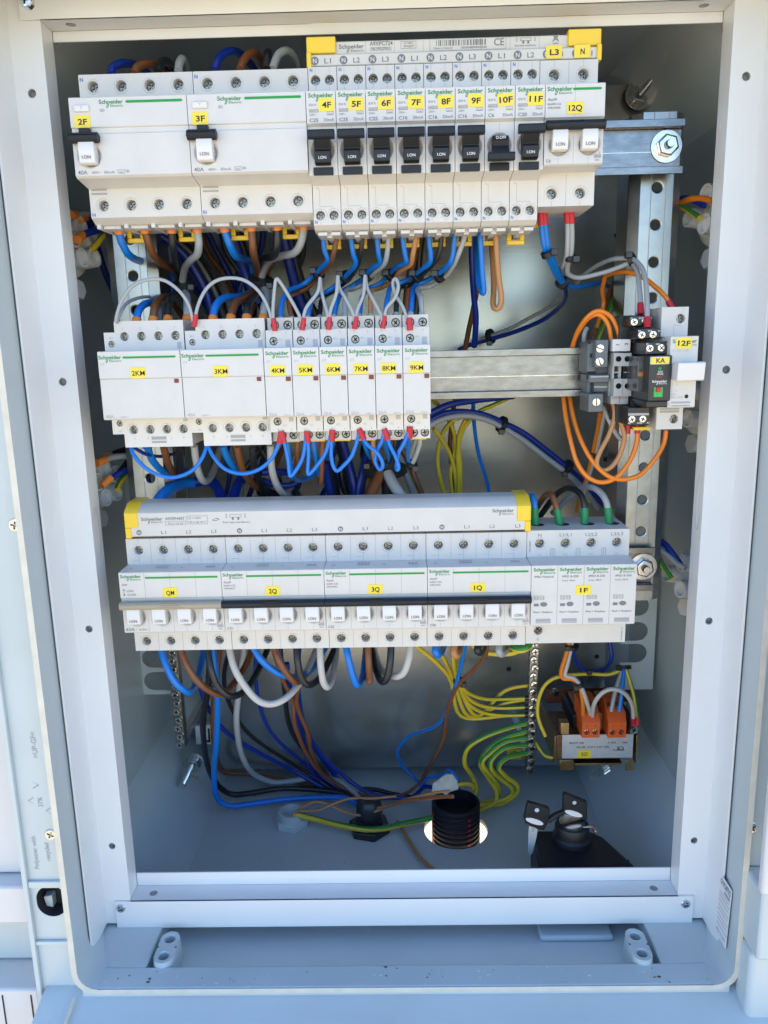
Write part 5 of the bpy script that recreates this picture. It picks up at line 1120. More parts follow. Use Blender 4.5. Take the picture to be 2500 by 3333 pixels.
# lock box with keys
def lockbox():
    zf = -615; A = PZ(26, 225, 880, zf); tcen = PZ(26, 700, 760, -590); o = Vector((tcen.x, tcen.y, zf)); t = thing('key_lock', 'black round key lock on a black base', 'lock', o, None)
    hb_ = 46
    x0 = PZ(26, 260, 510, zf + hb_).x - o.x; x1 = PZ(26, 980, 520, zf + hb_).x - o.x; yb = PZ(26, 600, 500, zf + hb_).y - o.y; yfz = PZ(26, 600, 930, zf + hb_).y - o.y - 12; yfz = max(yfz, 50 - o.y)
    mb = MB(); mb.prism([(x0 - 2, yfz), (x1 + 20, yfz), (x1 + 3, yb - 10), (x1 - 8, yb), (x0, yb)], 'z', 0, hb_); mb.build('base', 'black_plastic', t, bevel=2.5)
    cz = hb_; cp = PZ(26, 705, 425, zf + cz + 17) - o; R = 14.5
    mb = MB(); mb.lathe((cp.x, cp.y, cz), (0, 0, 1), [(R*1.12, 0), (R*1.12, 5), (R, 7), (R, 14.5), (R*.92, 17)], 40); mb.build('barrel', 'black_plastic', t, bevel=.8)
    cf = PZ(26, 715, 420, zf + cz + 24.5) - o; cf = Vector((cp.x, cp.y, cz + 17))
    mb = MB(); mb.lathe(cf, (0, 0, 1), [(11, 0), (11, 1.2), (9.5, 1.4)], 26); mb.build('lock_face', 'bright_metal', t)
    mb = MB(); mb.box(cf.x + 7, cf.x + 17, cf.y - 8, cf.y - 6, cf.z + .2, cf.z + 1.4); mb.box(cf.x + 15.5, cf.x + 17.5, cf.y - 14, cf.y - 6, cf.z - 2, cf.z + 1.4); mb.build('wire_hook', 'bright_metal', t, bevel=.3)
    return o, cp, cf
LO, LC, LF = lockbox()
def key(k, outline, holes, ywc, label, blade=None, win=None):
    P = [PY(k, u, v, ywc) for u, v in outline]; c = min(P, key=lambda p: p.z); t = thing('key', label, 'key', c, 'keys of the lock')
    mb = MB(); mb.prism([(p.x - c.x, p.z - c.z) for p in P], 'y', -2.6, 2.6); mb.build('key_head', 'black_plastic', t, bevel=.8)
    if win: q = PY(k, win[0], win[1], ywc - 2.8) - c; mb = MB(); pts = [(q.x + win[2]*math.cos(a*math.pi/9)*1.0, q.z - .32*win[2]*math.cos(a*math.pi/9) + win[2]*.34*math.sin(a*math.pi/9)) for a in range(18)]; mb.prism(pts, 'y', -3.1, -2.55); mb.build('inlay', 'rocker_white', t)
    for u, v, r in holes: q = PY(k, u, v, ywc - 2.8) - c; mb = MB(); mb.lathe((q.x, -2.7, q.z), (0, 1, 0), [(r, 0), (r, .2)], 14); mb.build('ring_hole', 'enclosure_grey', t)
    if blade:
        B = [PY(k, u, v, ywc) - c for u, v in blade]; mb = MB(); mb.prism([(p.x, p.z) for p in B], 'y', -1.0, 1.0); bl = mb.build('blade', 'aluminium_label', t, bevel=.3)
        mb = MB(); m0 = (B[0] + B[1])/2; m1 = (B[-1] + B[2])/2; mb.box(min(m0.x, m1.x) - .6, min(m0.x, m1.x) + 1.2, -1.15, -.95, m1.z + 10, m0.z - 4); mb.build('groove', 'grey_groove', bl)
yk = LO.y + LF.y + 3
key(26, [(605, 110), (630, 95), (860, 190), (862, 370), (848, 392), (790, 370), (640, 320), (598, 300)], [(730, 210, 1.7)], yk, 'black headed key standing in the lock', None, (720, 325, 7.5))
key(26, [(222, 190), (440, 250), (462, 275), (440, 410), (395, 490), (330, 480), (190, 410), (180, 360)], [(325, 290, 1.9)], yk - 8, 'spare key with steel blade hanging beside the lock', [(238, 455), (332, 480), (322, 560), (280, 740), (248, 778), (228, 730), (230, 560)], (298, 410, 7.5))
mb = MB(); a, b = PY(26, 440, 400, yk - 6), PY(26, 600, 310, yk - 1); c = (a + b)/2; t = thing('key_tie', 'black plastic link joining the two keys', 'link', c); mb.tube([a - c, (a+b)/2 - c + Vector((0, 0, 1)), b - c], 2.6, 8); mb.build('link', 'black_plastic', t)
# loose bits
p = PZ(26, 1300, 820, -606); q = PZ(26, 1345, 905, -606); c = (p + q)/2; t = thing('loose_sleeve', 'small loose blue wire sleeve lying by the lock', 'sleeve', (c.x, c.y, -616))
mb = MB(); mb.tube([p - Vector((c.x, c.y, -612.5)), (q - p)*.65 + p - Vector((c.x, c.y, -612.5)), q - Vector((c.x, c.y, -612.5))], [3.2, 3.2, 1.8], 14); mb.build('sleeve', 'wire_blue_shaded', t)
p = PY(14, 797, 708, 255); t = thing('earth_sticker', 'small yellow square sticker with earth symbol', 'sticker', (p.x, 269, p.z - 6)); mb = MB(); mb.box(-8, 8, -.6, .8, 0, 12); mb.build('sticker_face', 'tag_yellow', t, bevel=.2); mb = MB(); ring(mb, 0, 6, 4, 4, .7, -.75); rect(mb, -.4, .4, 4, 9, -.75); rect(mb, -2, 2, 4, 4.6, -.75); mb.build('earth_symbol', 'ink_black', t)
p = PY(23, 1045, 1430, 262); t = thing('wire_clip_base', 'white square adhesive tie base behind the black wire', 'tie base', (p.x, 269, p.z)); mb = MB(); mb.box(-12, 12, -3, .8, -11, 11); mb.build('base', 'frame_white', t, bevel=.5); mb = MB(); mb.box(2, 4, -4, -3, -8, 8); mb.box(-1, 3, -4, -3, -8, -6); mb.build('slot', 'dark_gap', t)
t = thing('tray_lug', 'shallow pale moulded lug hanging under the bottom crossbar', 'lug', (PZ(16, 370, 890, -606).x, 30, -616)); mb = MB(); a = PZ(16, 120, 890, -606).x; b = PZ(16, 620, 890, -606).x; mb.box(-(b-a)/2, (b-a)/2, -6, 18, 0, 5); mb.build('lug', 'enclosure_grey', t, bevel=2.0)

# ================================================================== wires
def smooth_path(P, sub=6):
    out = []
    for i in range(len(P) - 1):
        p0, p1, p2, p3 = P[max(i-1, 0)], P[i], P[i+1], P[min(i+2, len(P)-1)]
        for k in range(sub):
            t = k / sub
            out.append(.5*((2*p1) + (-p0 + p2)*t + (2*p0 - 5*p1 + 4*p2 - p3)*t*t + (-p0 + 3*p1 - 3*p2 + p3)*t**3))
    out.append(P[-1]); return out
WM = dict(blue='wire_blue', shaded_blue='wire_blue_shaded', black='wire_black', brown='wire_brown', tan='wire_tan', grey='wire_grey', white='wire_white', orange='wire_orange')
used = {}
def wire(col, k, pts, r, label, fs=None, fe=None, fl=9.0):
    """pts = (u, v, depth) in view k; fs / fe = sleeve colour at start / end"""
    P = [PP(k, p) for p in pts]
    used[label] = used.get(label, 0) + 1
    Q = smooth_path(P); o = Q[0]; mb = MB()
    yg = col == 'yg'
    mb.tube([q - o for q in Q], r, 8 if r < 2 else 10, 0, True, 1 if yg else None, .05)
    w = mb.build('wire', ['wire_yellow', 'wire_green'] if yg else [WM[col]], None, smooth=50, loc=o)
    tag(w, label, 'wire', 'wires inside the cabinet')
    for f, a, b in ((fs, Q[0], Q[1]), (fe, Q[-1], Q[-2])):
        if f:
            d = (b - a).normalized(); c = a - o; fb = MB(); L_ = 5.6 if f == 'red' else (fl if a is Q[0] else 1.6); q_ = {'orange': 1.22, 'grey': 1.22, 'red': 1.55 if r < 1.5 else 1.3, 'green': 1.22, 'black': 1.5}[f] * r
            fb.tube([c - d*2.5, c + d*L_*.8, c + d*L_], [q_, q_, q_*.9], 12); fb.build('wire_sleeve', f + '_sleeve' if f != 'black' else 'wire_black', w, smooth=50)
    return w
def tie(k, p, p2, R, label):
    a = PP(k, p); b = PP(k, p2); d = (b - a).normalized(); t = thing('cable_tie', label, 'cable tie', a, 'black cable ties'); mb = MB(); mb.tube([d*-1.8, d*1.8], R, 12); mb.build('band', 'wire_black', t, bevel=.3)
    n_ = (Vector((0, -1, 0)) - d*d.y*-1).normalized(); s_ = d.cross(n_)
    mb = MB(); c = n_*R*.7 + s_*R*.8; mb.box(c.x - 2.4, c.x + 2.4, c.y - 2.4, c.y + 2.4, c.z - 2.2, c.z + 2.2); mb.build('tie_head', 'wire_black', t, bevel=.5)
B_ = 45
def W(col, k, pts, r, label, fs=None, fe=None, fl=9.0): return wire(col, k, pts, r, label, fs, fe, fl)
# supply loops above 2F and 3F
for c, pts, s in (('shaded_blue', [(570,385,45),(585,345,50),(640,325,58),(720,345,80),(780,400,95)], '2F'), ('brown', [(690,378,45),(715,340,50),(780,328,60),(850,350,80),(880,400,92)], '2F'), ('black', [(815,372,45),(830,325,52),(865,320,62),(895,365,80),(900,410,90)], '2F'), ('grey', [(918,365,45),(925,320,52),(940,305,60),(955,350,80)], '2F'),
                  ('shaded_blue', [(1105,362,45),(1130,295,52),(1190,265,60),(1255,290,75),(1310,360,92)], '3F'), ('brown', [(1235,360,45),(1260,300,52),(1305,272,60),(1345,310,75),(1365,370,90)], '3F'), ('black', [(1372,355,45),(1374,290,50),(1380,275,56),(1386,350,75)], '3F'), ('grey', [(1402,355,45),(1430,285,52),(1470,262,58),(1510,290,70),(1530,360,88)], '3F')):
    W(c, 1, pts, 2.7, '%s wire looping out of the top of switch %s' % ({'shaded_blue': 'blue'}.get(c, c), s))
# 2F outgoing to 2KM
D5 = {'2F': [('blue', [(278,165,45),(285,215,46),(305,290,48),(350,370,56),(420,412,78),(520,430,100),(610,470,115),(665,560,122),(655,660,112),(560,688,95),(470,700,62),(420,745,48),(405,812,45)]),
             ('brown', [(455,160,45),(461,215,46),(485,290,48),(520,380,58),(590,440,82),(660,480,105),(690,560,118),(680,650,110),(600,655,88),(550,680,62),(524,730,48),(515,805,45)]),
             ('black', [(637,160,45),(640,220,46),(650,320,50),(655,400,64),(680,470,95),(702,560,110),(700,640,105),(650,658,80),(622,700,55),(615,805,45)]),
             ('grey', [(807,155,45),(815,215,46),(824,300,47),(812,370,54),(770,408,66),(730,460,86),(715,540,100),(722,610,102),(742,650,80),(745,720,55),(745,805,45)])],
      '3F': [('blue', [(992,152,45),(1000,205,46),(1030,300,48),(1072,380,58),(1125,400,78),(1180,425,96),(1196,520,110),(1180,620,108),(1090,655,82),(1000,662,62),(940,712,50),(920,800,45)]),
             ('brown', [(1173,145,45),(1180,205,46),(1190,330,48),(1202,400,62),(1215,470,92),(1213,580,110),(1150,652,80),(1080,690,58),(1050,750,48),(1040,795,45)]),
             ('black', [(1345,140,45),(1354,200,46),(1350,320,48),(1320,385,60),(1255,400,78),(1227,470,96),(1228,600,110),(1188,665,78),(1152,720,50),(1147,792,45)]),
             ('grey', [(1525,135,45),(1530,195,46),(1513,290,48),(1468,358,55),(1380,380,68),(1300,412,82),(1256,490,96),(1252,570,100),(1286,645,78),(1266,720,52),(1258,795,45)])]}
for s, l in D5.items():
    for c, pts in l: W(c, 5, pts, 2.65, '%s wire with orange sleeves from switch %s down to contactor' % (c, s), 'orange', 'orange', 6.5)
tie(5, (722, 575, 100), (716, 520, 98), 9, 'black tie holding the 2F outgoing wires'); tie(5, (1245, 545, 98), (1250, 500, 96), 10, 'black tie holding the 3F outgoing wires')
# heavy dark runs behind
for c, k, pts, r, lb in (('shaded_blue', 5, [(1030,180,105),(1090,360,112),(1150,520,118),(1230,700,120)], 4.2, 'thick shaded blue wire dropping behind switch 3F'), ('black', 5, [(1070,180,112),(1130,380,118),(1190,560,124),(1280,760,126)], 4.2, 'thick black wire dropping behind switch 3F'),
        ('shaded_blue', 5, [(1380,170,105),(1430,400,112),(1480,600,118),(1560,820,122)], 4.2, 'thick shaded blue wire dropping between 3F and 4F'), ('black', 5, [(1420,170,112),(1470,420,118),(1540,640,124),(1640,860,128)], 4.2, 'thick black wire dropping between 3F and 4F'),
        ('black', 5, [(560,190,105),(740,330,112),(860,480,118),(960,690,122),(1010,850,124)], 4.4, 'thick black wire sloping behind the 2F wires'), ('shaded_blue', 5, [(500,200,98),(660,310,106),(780,450,114),(880,650,120),(930,850,122)], 3.6, 'thick shaded blue wire sloping behind the 2F wires'),
        ('brown', 6, [(1320,140,110),(1280,300,118),(1240,480,124),(1215,640,128),(1200,860,130)], 3.0, 'thick brown wire dropping behind breaker 8F'), ('black', 6, [(1345,140,116),(1310,320,124),(1290,700,134),(1270,900,136)], 3.4, 'thick black wire dropping behind breaker 8F'),
        ('black', 18, [(680,190,105),(740,360,110),(800,560,112),(835,800,110)], 3.6, 'thick black wire behind contactor 6KM'), ('shaded_blue', 18, [(725,190,100),(790,420,104),(835,600,104),(865,800,102)], 3.6, 'thick shaded blue wire behind contactor 6KM'),
        ('shaded_blue', 18, [(955,330,96),(920,480,100),(885,640,100),(865,800,98)], 3.4, 'thick shaded blue wire behind contactor 7KM'), ('brown', 18, [(1000,380,100),(970,520,104),(935,680,104),(925,800,104)], 2.6, 'dark brown wire behind contactor 7KM'),
        ('shaded_blue', 18, [(570,400,100),(605,580,104),(650,800,104)], 3.6, 'thick shaded blue wire behind contactor 5KM'), ('black', 18, [(610,400,108),(650,580,112),(700,800,112)], 3.6, 'thick black wire behind contactor 5KM'),
        ('shaded_blue', 18, [(0,490,75),(100,480,80),(220,490,88),(300,480,95)], 2.8, 'dark blue wire curving beneath contactor 4KM'), ('shaded_blue', 18, [(0,560,85),(120,600,92),(250,610,96),(330,570,100)], 2.6, 'lower shaded blue wire curving beneath contactor 4KM'),
        ('black', 18, [(0,630,80),(90,690,86),(200,715,92),(300,680,96),(350,560,104)], 2.4, 'black wire sagging beneath contactor 4KM'), ('black', 18, [(310,670,80),(350,740,70),(390,810,60)], 3.4, 'thick black wire entering switch 2Q from above'),
        ('brown', 18, [(1080,480,80),(1040,580,72),(985,700,62),(950,810,55)], 4.0, 'thick tan brown wire entering breaker 3Q from above'), ('black', 18, [(1130,490,85),(1135,620,74),(1140,810,60)], 4.4, 'thick black wire entering breaker 3Q from above'), ('grey', 18, [(1140,500,78),(1185,590,70),(1250,690,62),(1330,800,55)], 4.2, 'thick grey wire entering breaker 3Q from above'),
        ('blue', 17, [(275,790,55),(320,690,60),(400,600,72),(520,545,90),(640,530,100)], 4.4, 'thick blue wire arching up from the switch QM'), ('shaded_blue', 17, [(640,530,100),(780,510,98),(850,570,90),(885,660,78),(905,800,66)], 4.2, 'thick shaded blue wire arching down to breaker 2Q'),
        ('shaded_blue', 17, [(1090,470,98),(1040,540,92),(1000,640,80),(960,800,68)], 4.2, 'shaded blue wire dropping to breaker 2Q from contactors'), ('grey', 17, [(1110,480,104),(1060,580,96),(1045,800,80)], 2.6, 'grey wire dropping to breaker 2Q from contactors'),
        ('black', 17, [(1240,600,95),(1260,680,88),(1255,800,80)], 3.6, 'thick black wire dropping to breaker 2Q'), ('tan', 17, [(1270,560,100),(1285,660,92),(1290,800,84)], 1.8, 'thin tan wire dropping to breaker 2Q')):
    W(c, k, pts, r, lb)
tie(18, (1120, 475, 82), (1125, 560, 78), 17, 'wide black tie gathering wires under contactors 7KM and 8KM')
# link loops of the contactor coils (top)
GL = [('2KM', 'to 3KM', 5, [(262,832,14),(275,760,13),(310,670,13),(380,580,13),(480,540,13),(590,545,13),(690,615,13),(755,710,13),(788,830,14)]), ('3KM', 'to 4KM', 5, [(795,830,14),(815,725,13),(865,615,13),(940,548,13),(1040,528,13),(1140,548,13),(1230,620,13),(1288,720,13),(1322,825,12)])]
for s, e, k, pts in GL: W('grey', k, pts, 1.15, 'thin grey link wire arching from contactor %s %s' % (s, e), 'red' if s == '3KM' else None, None)
GL2 = [('4KM', [(112,930,12),(98,800,12),(115,580,12),(128,532,12),(160,560,12),(240,690,12),(325,850,12),(338,925,12)]), ('5KM', [(345,925,12),(370,780,12),(470,640,12),(490,525,14),(497,610,16),(520,710,14),(553,830,12),(556,920,12)]), ('6KM', [(562,920,12),(575,800,12),(625,650,12),(638,510,14),(650,605,16),(705,700,14),(765,820,12),(774,915,12)]),
       ('7KM', [(780,915,12),(800,790,12),(850,660,12),(865,505,14),(882,610,16),(945,730,14),(1000,840,12),(1008,910,12)]), ('8KM', [(1014,910,12),(1040,780,12),(1110,690,11),(1140,600,11),(1122,532,12),(1095,560,14),(1115,660,16),(1180,770,14),(1228,915,12)])]
for s, pts in GL2: W('grey', 6, pts, 1.15, 'thin grey link wire looping up from contactor %s' % s, 'red', None)
W('grey', 6, [(1235,925,12),(1232,890,12),(1225,870,12)], 1.3, 'short grey wire end in the red sleeve of contactor 9KM', 'red')
W('grey', 5, [(268,830,16),(300,755,24),(350,690,45),(450,657,70),(550,665,95),(640,710,110)], 1.2, 'thin grey wire running back from contactor 2KM')
# 4F..9F outgoing
DF = {'4F': ('brown', [(515,135,45),(518,200,46),(526,290,48),(552,375,52),(500,440,64),(430,510,78),(340,580,80),(240,622,68),(190,685,55),(167,770,48),(163,868,45)], [(625,130,45),(622,220,46),(605,310,48),(580,385,54),(520,465,68),(465,530,82),(385,605,86),(300,650,84),(240,675,64),(232,745,52),(260,868,45)]),
      '5F': ('black', [(742,130,45),(750,220,46),(765,320,48),(786,410,54),(720,490,68),(640,570,82),(540,640,84),(440,685,68),(402,765,50),(390,860,45)], [(845,125,45),(838,220,46),(825,330,50),(800,420,58),(740,515,74),(640,605,90),(545,665,88),(500,725,64),(487,855,45)]),
      '6F': ('grey', [(958,125,45),(965,220,46),(975,320,48),(985,400,54),(910,450,64),(840,530,80),(760,585,86),(680,635,78),(632,725,54),(603,850,45)], [(1058,120,45),(1055,230,46),(1045,330,48),(1020,410,54),(940,485,68),(860,565,84),(770,612,86),(705,630,72),(697,720,50),(697,850,45)]),
      '7F': ('tan', [(1170,120,45),(1180,230,46),(1196,330,48),(1202,395,52),(1120,432,64),(1060,497,78),(980,572,84),(890,612,82),(838,690,58),(815,845,45)], [(1288,115,45),(1280,220,46),(1260,330,48),(1240,410,54),(1160,465,66),(1090,545,82),(1000,602,86),(920,630,64),(908,700,50),(910,842,45)]),
      '8F': ('black', [(1392,115,45),(1398,230,46),(1408,330,48),(1400,400,52),(1330,452,62),(1260,512,76),(1160,562,82),(1080,595,74),(1050,690,54),(1030,835,45)], [(1505,110,45),(1495,220,46),(1480,310,48),(1430,405,54),(1330,500,68),(1250,575,84),(1160,600,82),(1128,690,54),(1122,832,45)]),
      '9F': ('grey', [(1612,105,45),(1605,220,46),(1590,340,48),(1560,412,52),(1480,482,64),(1380,542,76),(1275,592,74),(1256,690,52),(1243,828,45)], [(1702,100,45),(1685,200,46),(1640,325,48),(1590,432,56),(1520,522,68),(1400,592,80),(1300,615,68),(1325,690,48),(1335,828,45)])}
for i, (s, (c2, p1, p2)) in enumerate(DF.items()):
    W('blue', 6, p1, 1.8, 'blue wire with grey sleeve under breaker %s' % s, 'grey', 'grey', 4.2); W(c2, 6, p2, 1.8, '%s wire with grey sleeve under breaker %s' % ({'tan': 'tan brown'}.get(c2, c2), s), 'grey', 'grey', 4.2)
for s, a, b in (('4F', (478,488,74), (430,530,80)), ('5F', (705,512,74), (650,570,84)), ('6F', (888,500,74), (840,545,80)), ('7F', (1080,498,76), (1030,545,82)), ('8F', (1300,505,72), (1240,550,80)), ('9F', (1482,510,66), (1420,555,72))): tie(6, a, b, 4.6, 'black cable tie around the two wires of breaker %s' % s)
# 10F / 12Q wires
W('blue', 7, [(300,55,45),(305,200,45),(315,370,47),(322,440,49),(318,468,51),(308,455,54),(290,400,62),(280,250,80),(282,60,95)], 1.9, 'blue wire hanging in a loop under breaker 10F')
W('tan', 7, [(396,50,45),(398,200,45),(412,380,47),(427,490,48),(418,548,49),(395,562,50),(378,535,53),(382,420,62),(370,220,80),(350,60,95)], 2.0, 'tan brown wire hanging in a loop under breaker 10F')
W('shaded_blue', 7, [(252,50,105),(250,250,112),(262,480,125),(275,620,135),(265,790,150)], 2.4, 'shaded blue wire dropping straight behind breaker 10F'); W('brown', 7, [(292,390,140),(262,550,150),(232,690,160),(205,830,170)], 2.2, 'dark brown wire slanting down to the middle rail')
W('blue', 7, [(664,8,45),(672,100,46),(688,200,50),(714,272,60),(752,350,74),(788,402,86)], 1.9, 'blue wire in red sleeve under breaker 12Q turning to rail', 'red'); W('blue', 7, [(684,8,45),(694,100,46),(710,200,50),(736,270,60),(772,345,74),(802,398,86),(860,432,98),(940,422,112),(1030,412,132),(1085,450,150),(1105,560,165)], 1.9, 'blue wire in red sleeve under breaker 12Q turning to post', 'red')
W('shaded_blue', 7, [(800,405,88),(812,470,110),(785,540,150),(700,615,180),(600,665,198),(480,710,212),(360,745,222),(250,775,230),(170,810,235)], 2.0, 'shaded blue wire curving from tie down behind middle rail')
W('grey', 7, [(822,2,45),(826,110,46),(820,240,52),(800,305,66),(778,330,84),(790,380,110),(800,470,150),(700,560,182),(600,615,198),(480,680,212),(360,725,222),(250,765,230)], 1.7, 'grey wire in red sleeve under breaker 12Q curving to rail', 'red')
W('grey', 7, [(846,2,45),(852,110,46),(846,230,52),(826,305,62),(832,355,70),(900,376,75),(1040,345,74),(1130,315,70),(1205,290,66),(1245,345,55),(1258,450,46),(1263,575,40)], 1.7, 'grey wire from breaker 12Q arching to relay socket top', 'red', 'red')
W('grey', 7, [(880,410,125),(940,345,108),(1020,295,92),(1100,265,78),(1200,262,66),(1250,290,56),(1285,355,45),(1300,470,34),(1303,660,22)], 1.7, 'grey wire bending over tie into lower relay terminal', None, 'red')
for p, p2, R, s in (((705,232,50),(690,190,48),4.6,'black cable tie on blue wires below breaker 12Q'), ((842,255,54),(848,200,50),4,'black cable tie on grey wires below breaker 12Q'), ((792,405,88),(760,360,76),5,'black cable tie where the blue wires part'), ((1212,268,66),(1160,290,70),5,'black cable tie on grey wires above relay'), ((362,728,222),(420,712,216),7,'black cable tie on wires beside the middle rail'), ((430,1255,140),(500,1285,144),7,'black cable tie on blue bundle below the middle rail'), ((818,1512,154),(870,1555,158),7,'black cable tie on blue bundle above surge arrester'), ((985,1445,125),(975,1480,126),5,'black cable tie on orange and white pair')): tie(7, p, p2, R, s)
# oranges around terminals, relay and fuse holder
W('orange', 7, [(1050,372,95),(1034,450,102),(1040,540,108),(1000,680,100)], 1.7, 'orange wire hanging beside the brown diagonal wire'); W('orange', 7, [(1055,365,95),(1110,346,84),(1190,342,72),(1270,370,62),(1350,430,54),(1412,490,48),(1452,555,46)], 1.7, 'orange wire arching to red sleeve on top of fuse holder', None, 'red')
W('orange', 7, [(1140,760,44),(1122,680,44),(1082,608,44),(1012,575,44),(948,608,46),(890,690,55),(848,800,68)], 1.6, 'outer orange wire arching into terminal 2'); W('orange', 7, [(1088,765,44),(1072,665,44),(1032,607,44),(985,600,46),(930,640,50),(872,735,60),(858,800,68)], 1.6, 'inner orange wire arching into terminal 1')
W('white', 7, [(940,680,75),(925,720,72),(922,800,75)], 1.7, 'short white wire behind the rail end stop')
W('brown', 7, [(1230,95,175),(1160,240,152),(1120,360,140),(1060,520,122),(1000,680,102),(965,770,95)], 2.4, 'thick brown wire slanting down to the end stop'); W('yg', 7, [(1232,60,178),(1178,245,156),(1134,380,142),(1080,545,120),(1020,700,100),(998,770,95)], 2.1, 'yellow and green wire slanting down to the end stop')
W('orange', 7, [(798,1070,72),(812,1200,62),(840,1340,52),(880,1480,46),(945,1570,42),(1030,1603,42),(1120,1572,42),(1200,1472,44),(1240,1360,46),(1243,1262,46)], 1.7, 'long orange loop from rail to relay coil terminal', None, 'red'); W('orange', 7, [(834,1070,74),(858,1210,64),(902,1345,54),(970,1470,46),(1060,1560,42),(1150,1586,42),(1260,1558,44),(1350,1462,46),(1402,1372,48),(1417,1292,48)], 1.7, 'long orange loop from rail to fuse holder bottom')
W('tan', 7, [(1098,1125,46),(1106,1215,44),(1072,1320,44),(1020,1420,44),(1000,1488,44),(1028,1530,44),(1082,1515,44),(1135,1445,44),(1166,1330,44),(1140,1230,44),(1130,1125,46)], 1.75, 'tan wire looping between terminals 1 and 2'); W('white', 7, [(1040,1150,66),(1070,1222,60),(1110,1300,56),(1150,1347,50),(1180,1338,46),(1184,1265,46)], 1.75, 'white wire curling into red sleeve under relay', None, 'red')
W('orange', 7, [(1022,1180,112),(1000,1320,122),(962,1490,130),(930,1610,136),(880,1780,142)], 1.8, 'orange wire of the pair dropping behind arrester'); W('white', 7, [(1048,1180,112),(1010,1370,124),(962,1540,132),(935,1610,136),(898,1780,142)], 1.8, 'white wire of the pair dropping behind arrester')
# below the middle rail, centre
W('brown', 7, [(152,1085,140),(132,1230,150),(120,1400,158),(140,1600,164),(140,1760,166)], 2.0, 'dark brown wire dropping below the middle rail'); W('blue', 7, [(258,1090,145),(264,1250,152),(290,1430,160),(340,1600,166),(372,1760,168)], 1.7, 'thin blue wire dropping below the middle rail')
for i, pts in enumerate(([(15,1105,140),(80,1180,144),(138,1290,150),(150,1400,155),(122,1560,156),(150,1760,158)], [(20,1280,140),(108,1410,150),(150,1560,156),(160,1760,158)], [(480,1092,150),(380,1140,146),(285,1185,142),(200,1285,148),(165,1420,152),(172,1580,155),(160,1760,156)], [(212,1225,142),(170,1340,150),(182,1520,154),(180,1760,156)], [(200,1210,136),(130,1238,138),(72,1320,146),(45,1450,150),(60,1580,152),(115,1760,156)])):
    W('yg', 7, pts, 1.8, '%s yellow and green wire below the middle rail' % ('bulging', 'crossing', 'long swept', 'straight', 'outermost')[i])
W('shaded_blue', 7, [(-20,1240,118),(80,1192,124),(200,1180,130),(330,1200,135),(440,1248,140),(560,1308,145),(680,1398,150),(812,1505,155),(940,1622,165),(1060,1760,175)], 2.5, 'thick blue wire arching from contactor 9KM to arrester'); W('grey', 7, [(-20,1268,116),(90,1220,122),(210,1205,128),(330,1226,133),(430,1272,138),(560,1352,143),(690,1450,148),(810,1540,153),(920,1640,163),(1010,1760,172)], 2.4, 'grey wire arching from contactor 9KM to arrester')
W('yg', 7, [(380,1235,148),(470,1285,150),(600,1375,153),(720,1455,157),(860,1580,165),(960,1720,172)], 1.7, 'yellow and green wire running under the blue bundle'); W('shaded_blue', 7, [(-20,1200,116),(110,1140,122),(260,1112,130),(500,1085,140)], 2.8, 'thick shaded blue wire rising behind the middle rail')
# outgoing of 2KM 3KM
L9 = {'2KM': [('blue', [(398,338,45),(430,430,52),(500,510,66),(590,548,86),(680,520,100)]), ('brown', [(514,338,45),(535,420,54),(565,500,70),(610,560,90)]), ('black', [(626,338,45),(628,440,60),(640,540,85)]), ('grey', [(735,335,45),(748,440,50),(768,530,56),(805,590,66),(850,565,86),(890,470,105),(920,360,118)])],
      '3KM': [('blue', [(942,335,45),(975,420,52),(1030,495,64),(1100,530,86),(1200,520,105)]), ('brown', [(1042,335,45),(1062,430,52),(1095,530,64),(1170,620,82),(1260,665,98),(1340,690,105)]), ('black', [(1158,335,45),(1160,440,54),(1190,550,72),(1250,640,92),(1330,690,104)]), ('grey', [(1285,332,45),(1288,440,48),(1305,550,54),(1350,650,64),(1410,695,78),(1470,660,98),(1500,570,112)])]}
for s, l in L9.items():
    for c, pts in l: W(c, 9, pts, 2.65, '%s wire leaving the bottom of contactor %s' % (c, s))
for s, k, pts in (('2KM', 9, [(278,338,20),(296,395,16),(375,485,14),(480,545,14),(600,560,14),(720,512,14),(792,422,16),(826,335,20)]), ('3KM', 9, [(835,338,20),(878,420,16),(960,502,14),(1080,535,14),(1200,505,14),(1290,428,14),(1345,320,14),(1358,260,14)])): W('blue', k, pts, 1.35, 'bright blue link wire sagging below contactor %s' % s, None, 'red' if s == '3KM' else None)
W('shaded_blue', 9, [(300,345,24),(390,395,40),(500,410,70),(600,390,90)], 1.3, 'thin shaded blue wire running back from contactor 2KM')
BL = [('4KM', [(188,150,14),(225,290,14),(245,400,14),(255,500,14),(272,522,14),(325,455,14),(380,340,14),(405,150,14)]), ('5KM', [(415,150,14),(427,330,14),(420,480,14),(438,503,14),(510,420,14),(582,310,14),(632,140,14)]), ('6KM', [(640,140,14),(630,300,14),(643,415,14),(682,477,14),(742,430,14),(822,330,14),(888,130,14)]),
      ('7KM', [(896,130,14),(950,235,12),(1040,310,11),(1088,390,11),(1092,445,12),(1062,460,14),(1030,390,15),(1045,290,15),(1085,215,14),(1108,130,14)]), ('8KM', [(1118,130,14),(1160,250,13),(1210,350,12),(1238,440,12),(1226,468,13),(1218,440,15),(1235,320,15),(1285,230,14),(1334,110,14)])]
for s, pts in BL: W('blue', 18, pts, 1.35, 'bright blue link wire looping below contactor %s' % s, 'red')
W('blue', 18, [(1338,110,14),(1336,150,16),(1325,250,30),(1320,330,46),(1330,400,58)], 1.4, 'bright blue wire dropping from contactor 9KM coil', 'red')
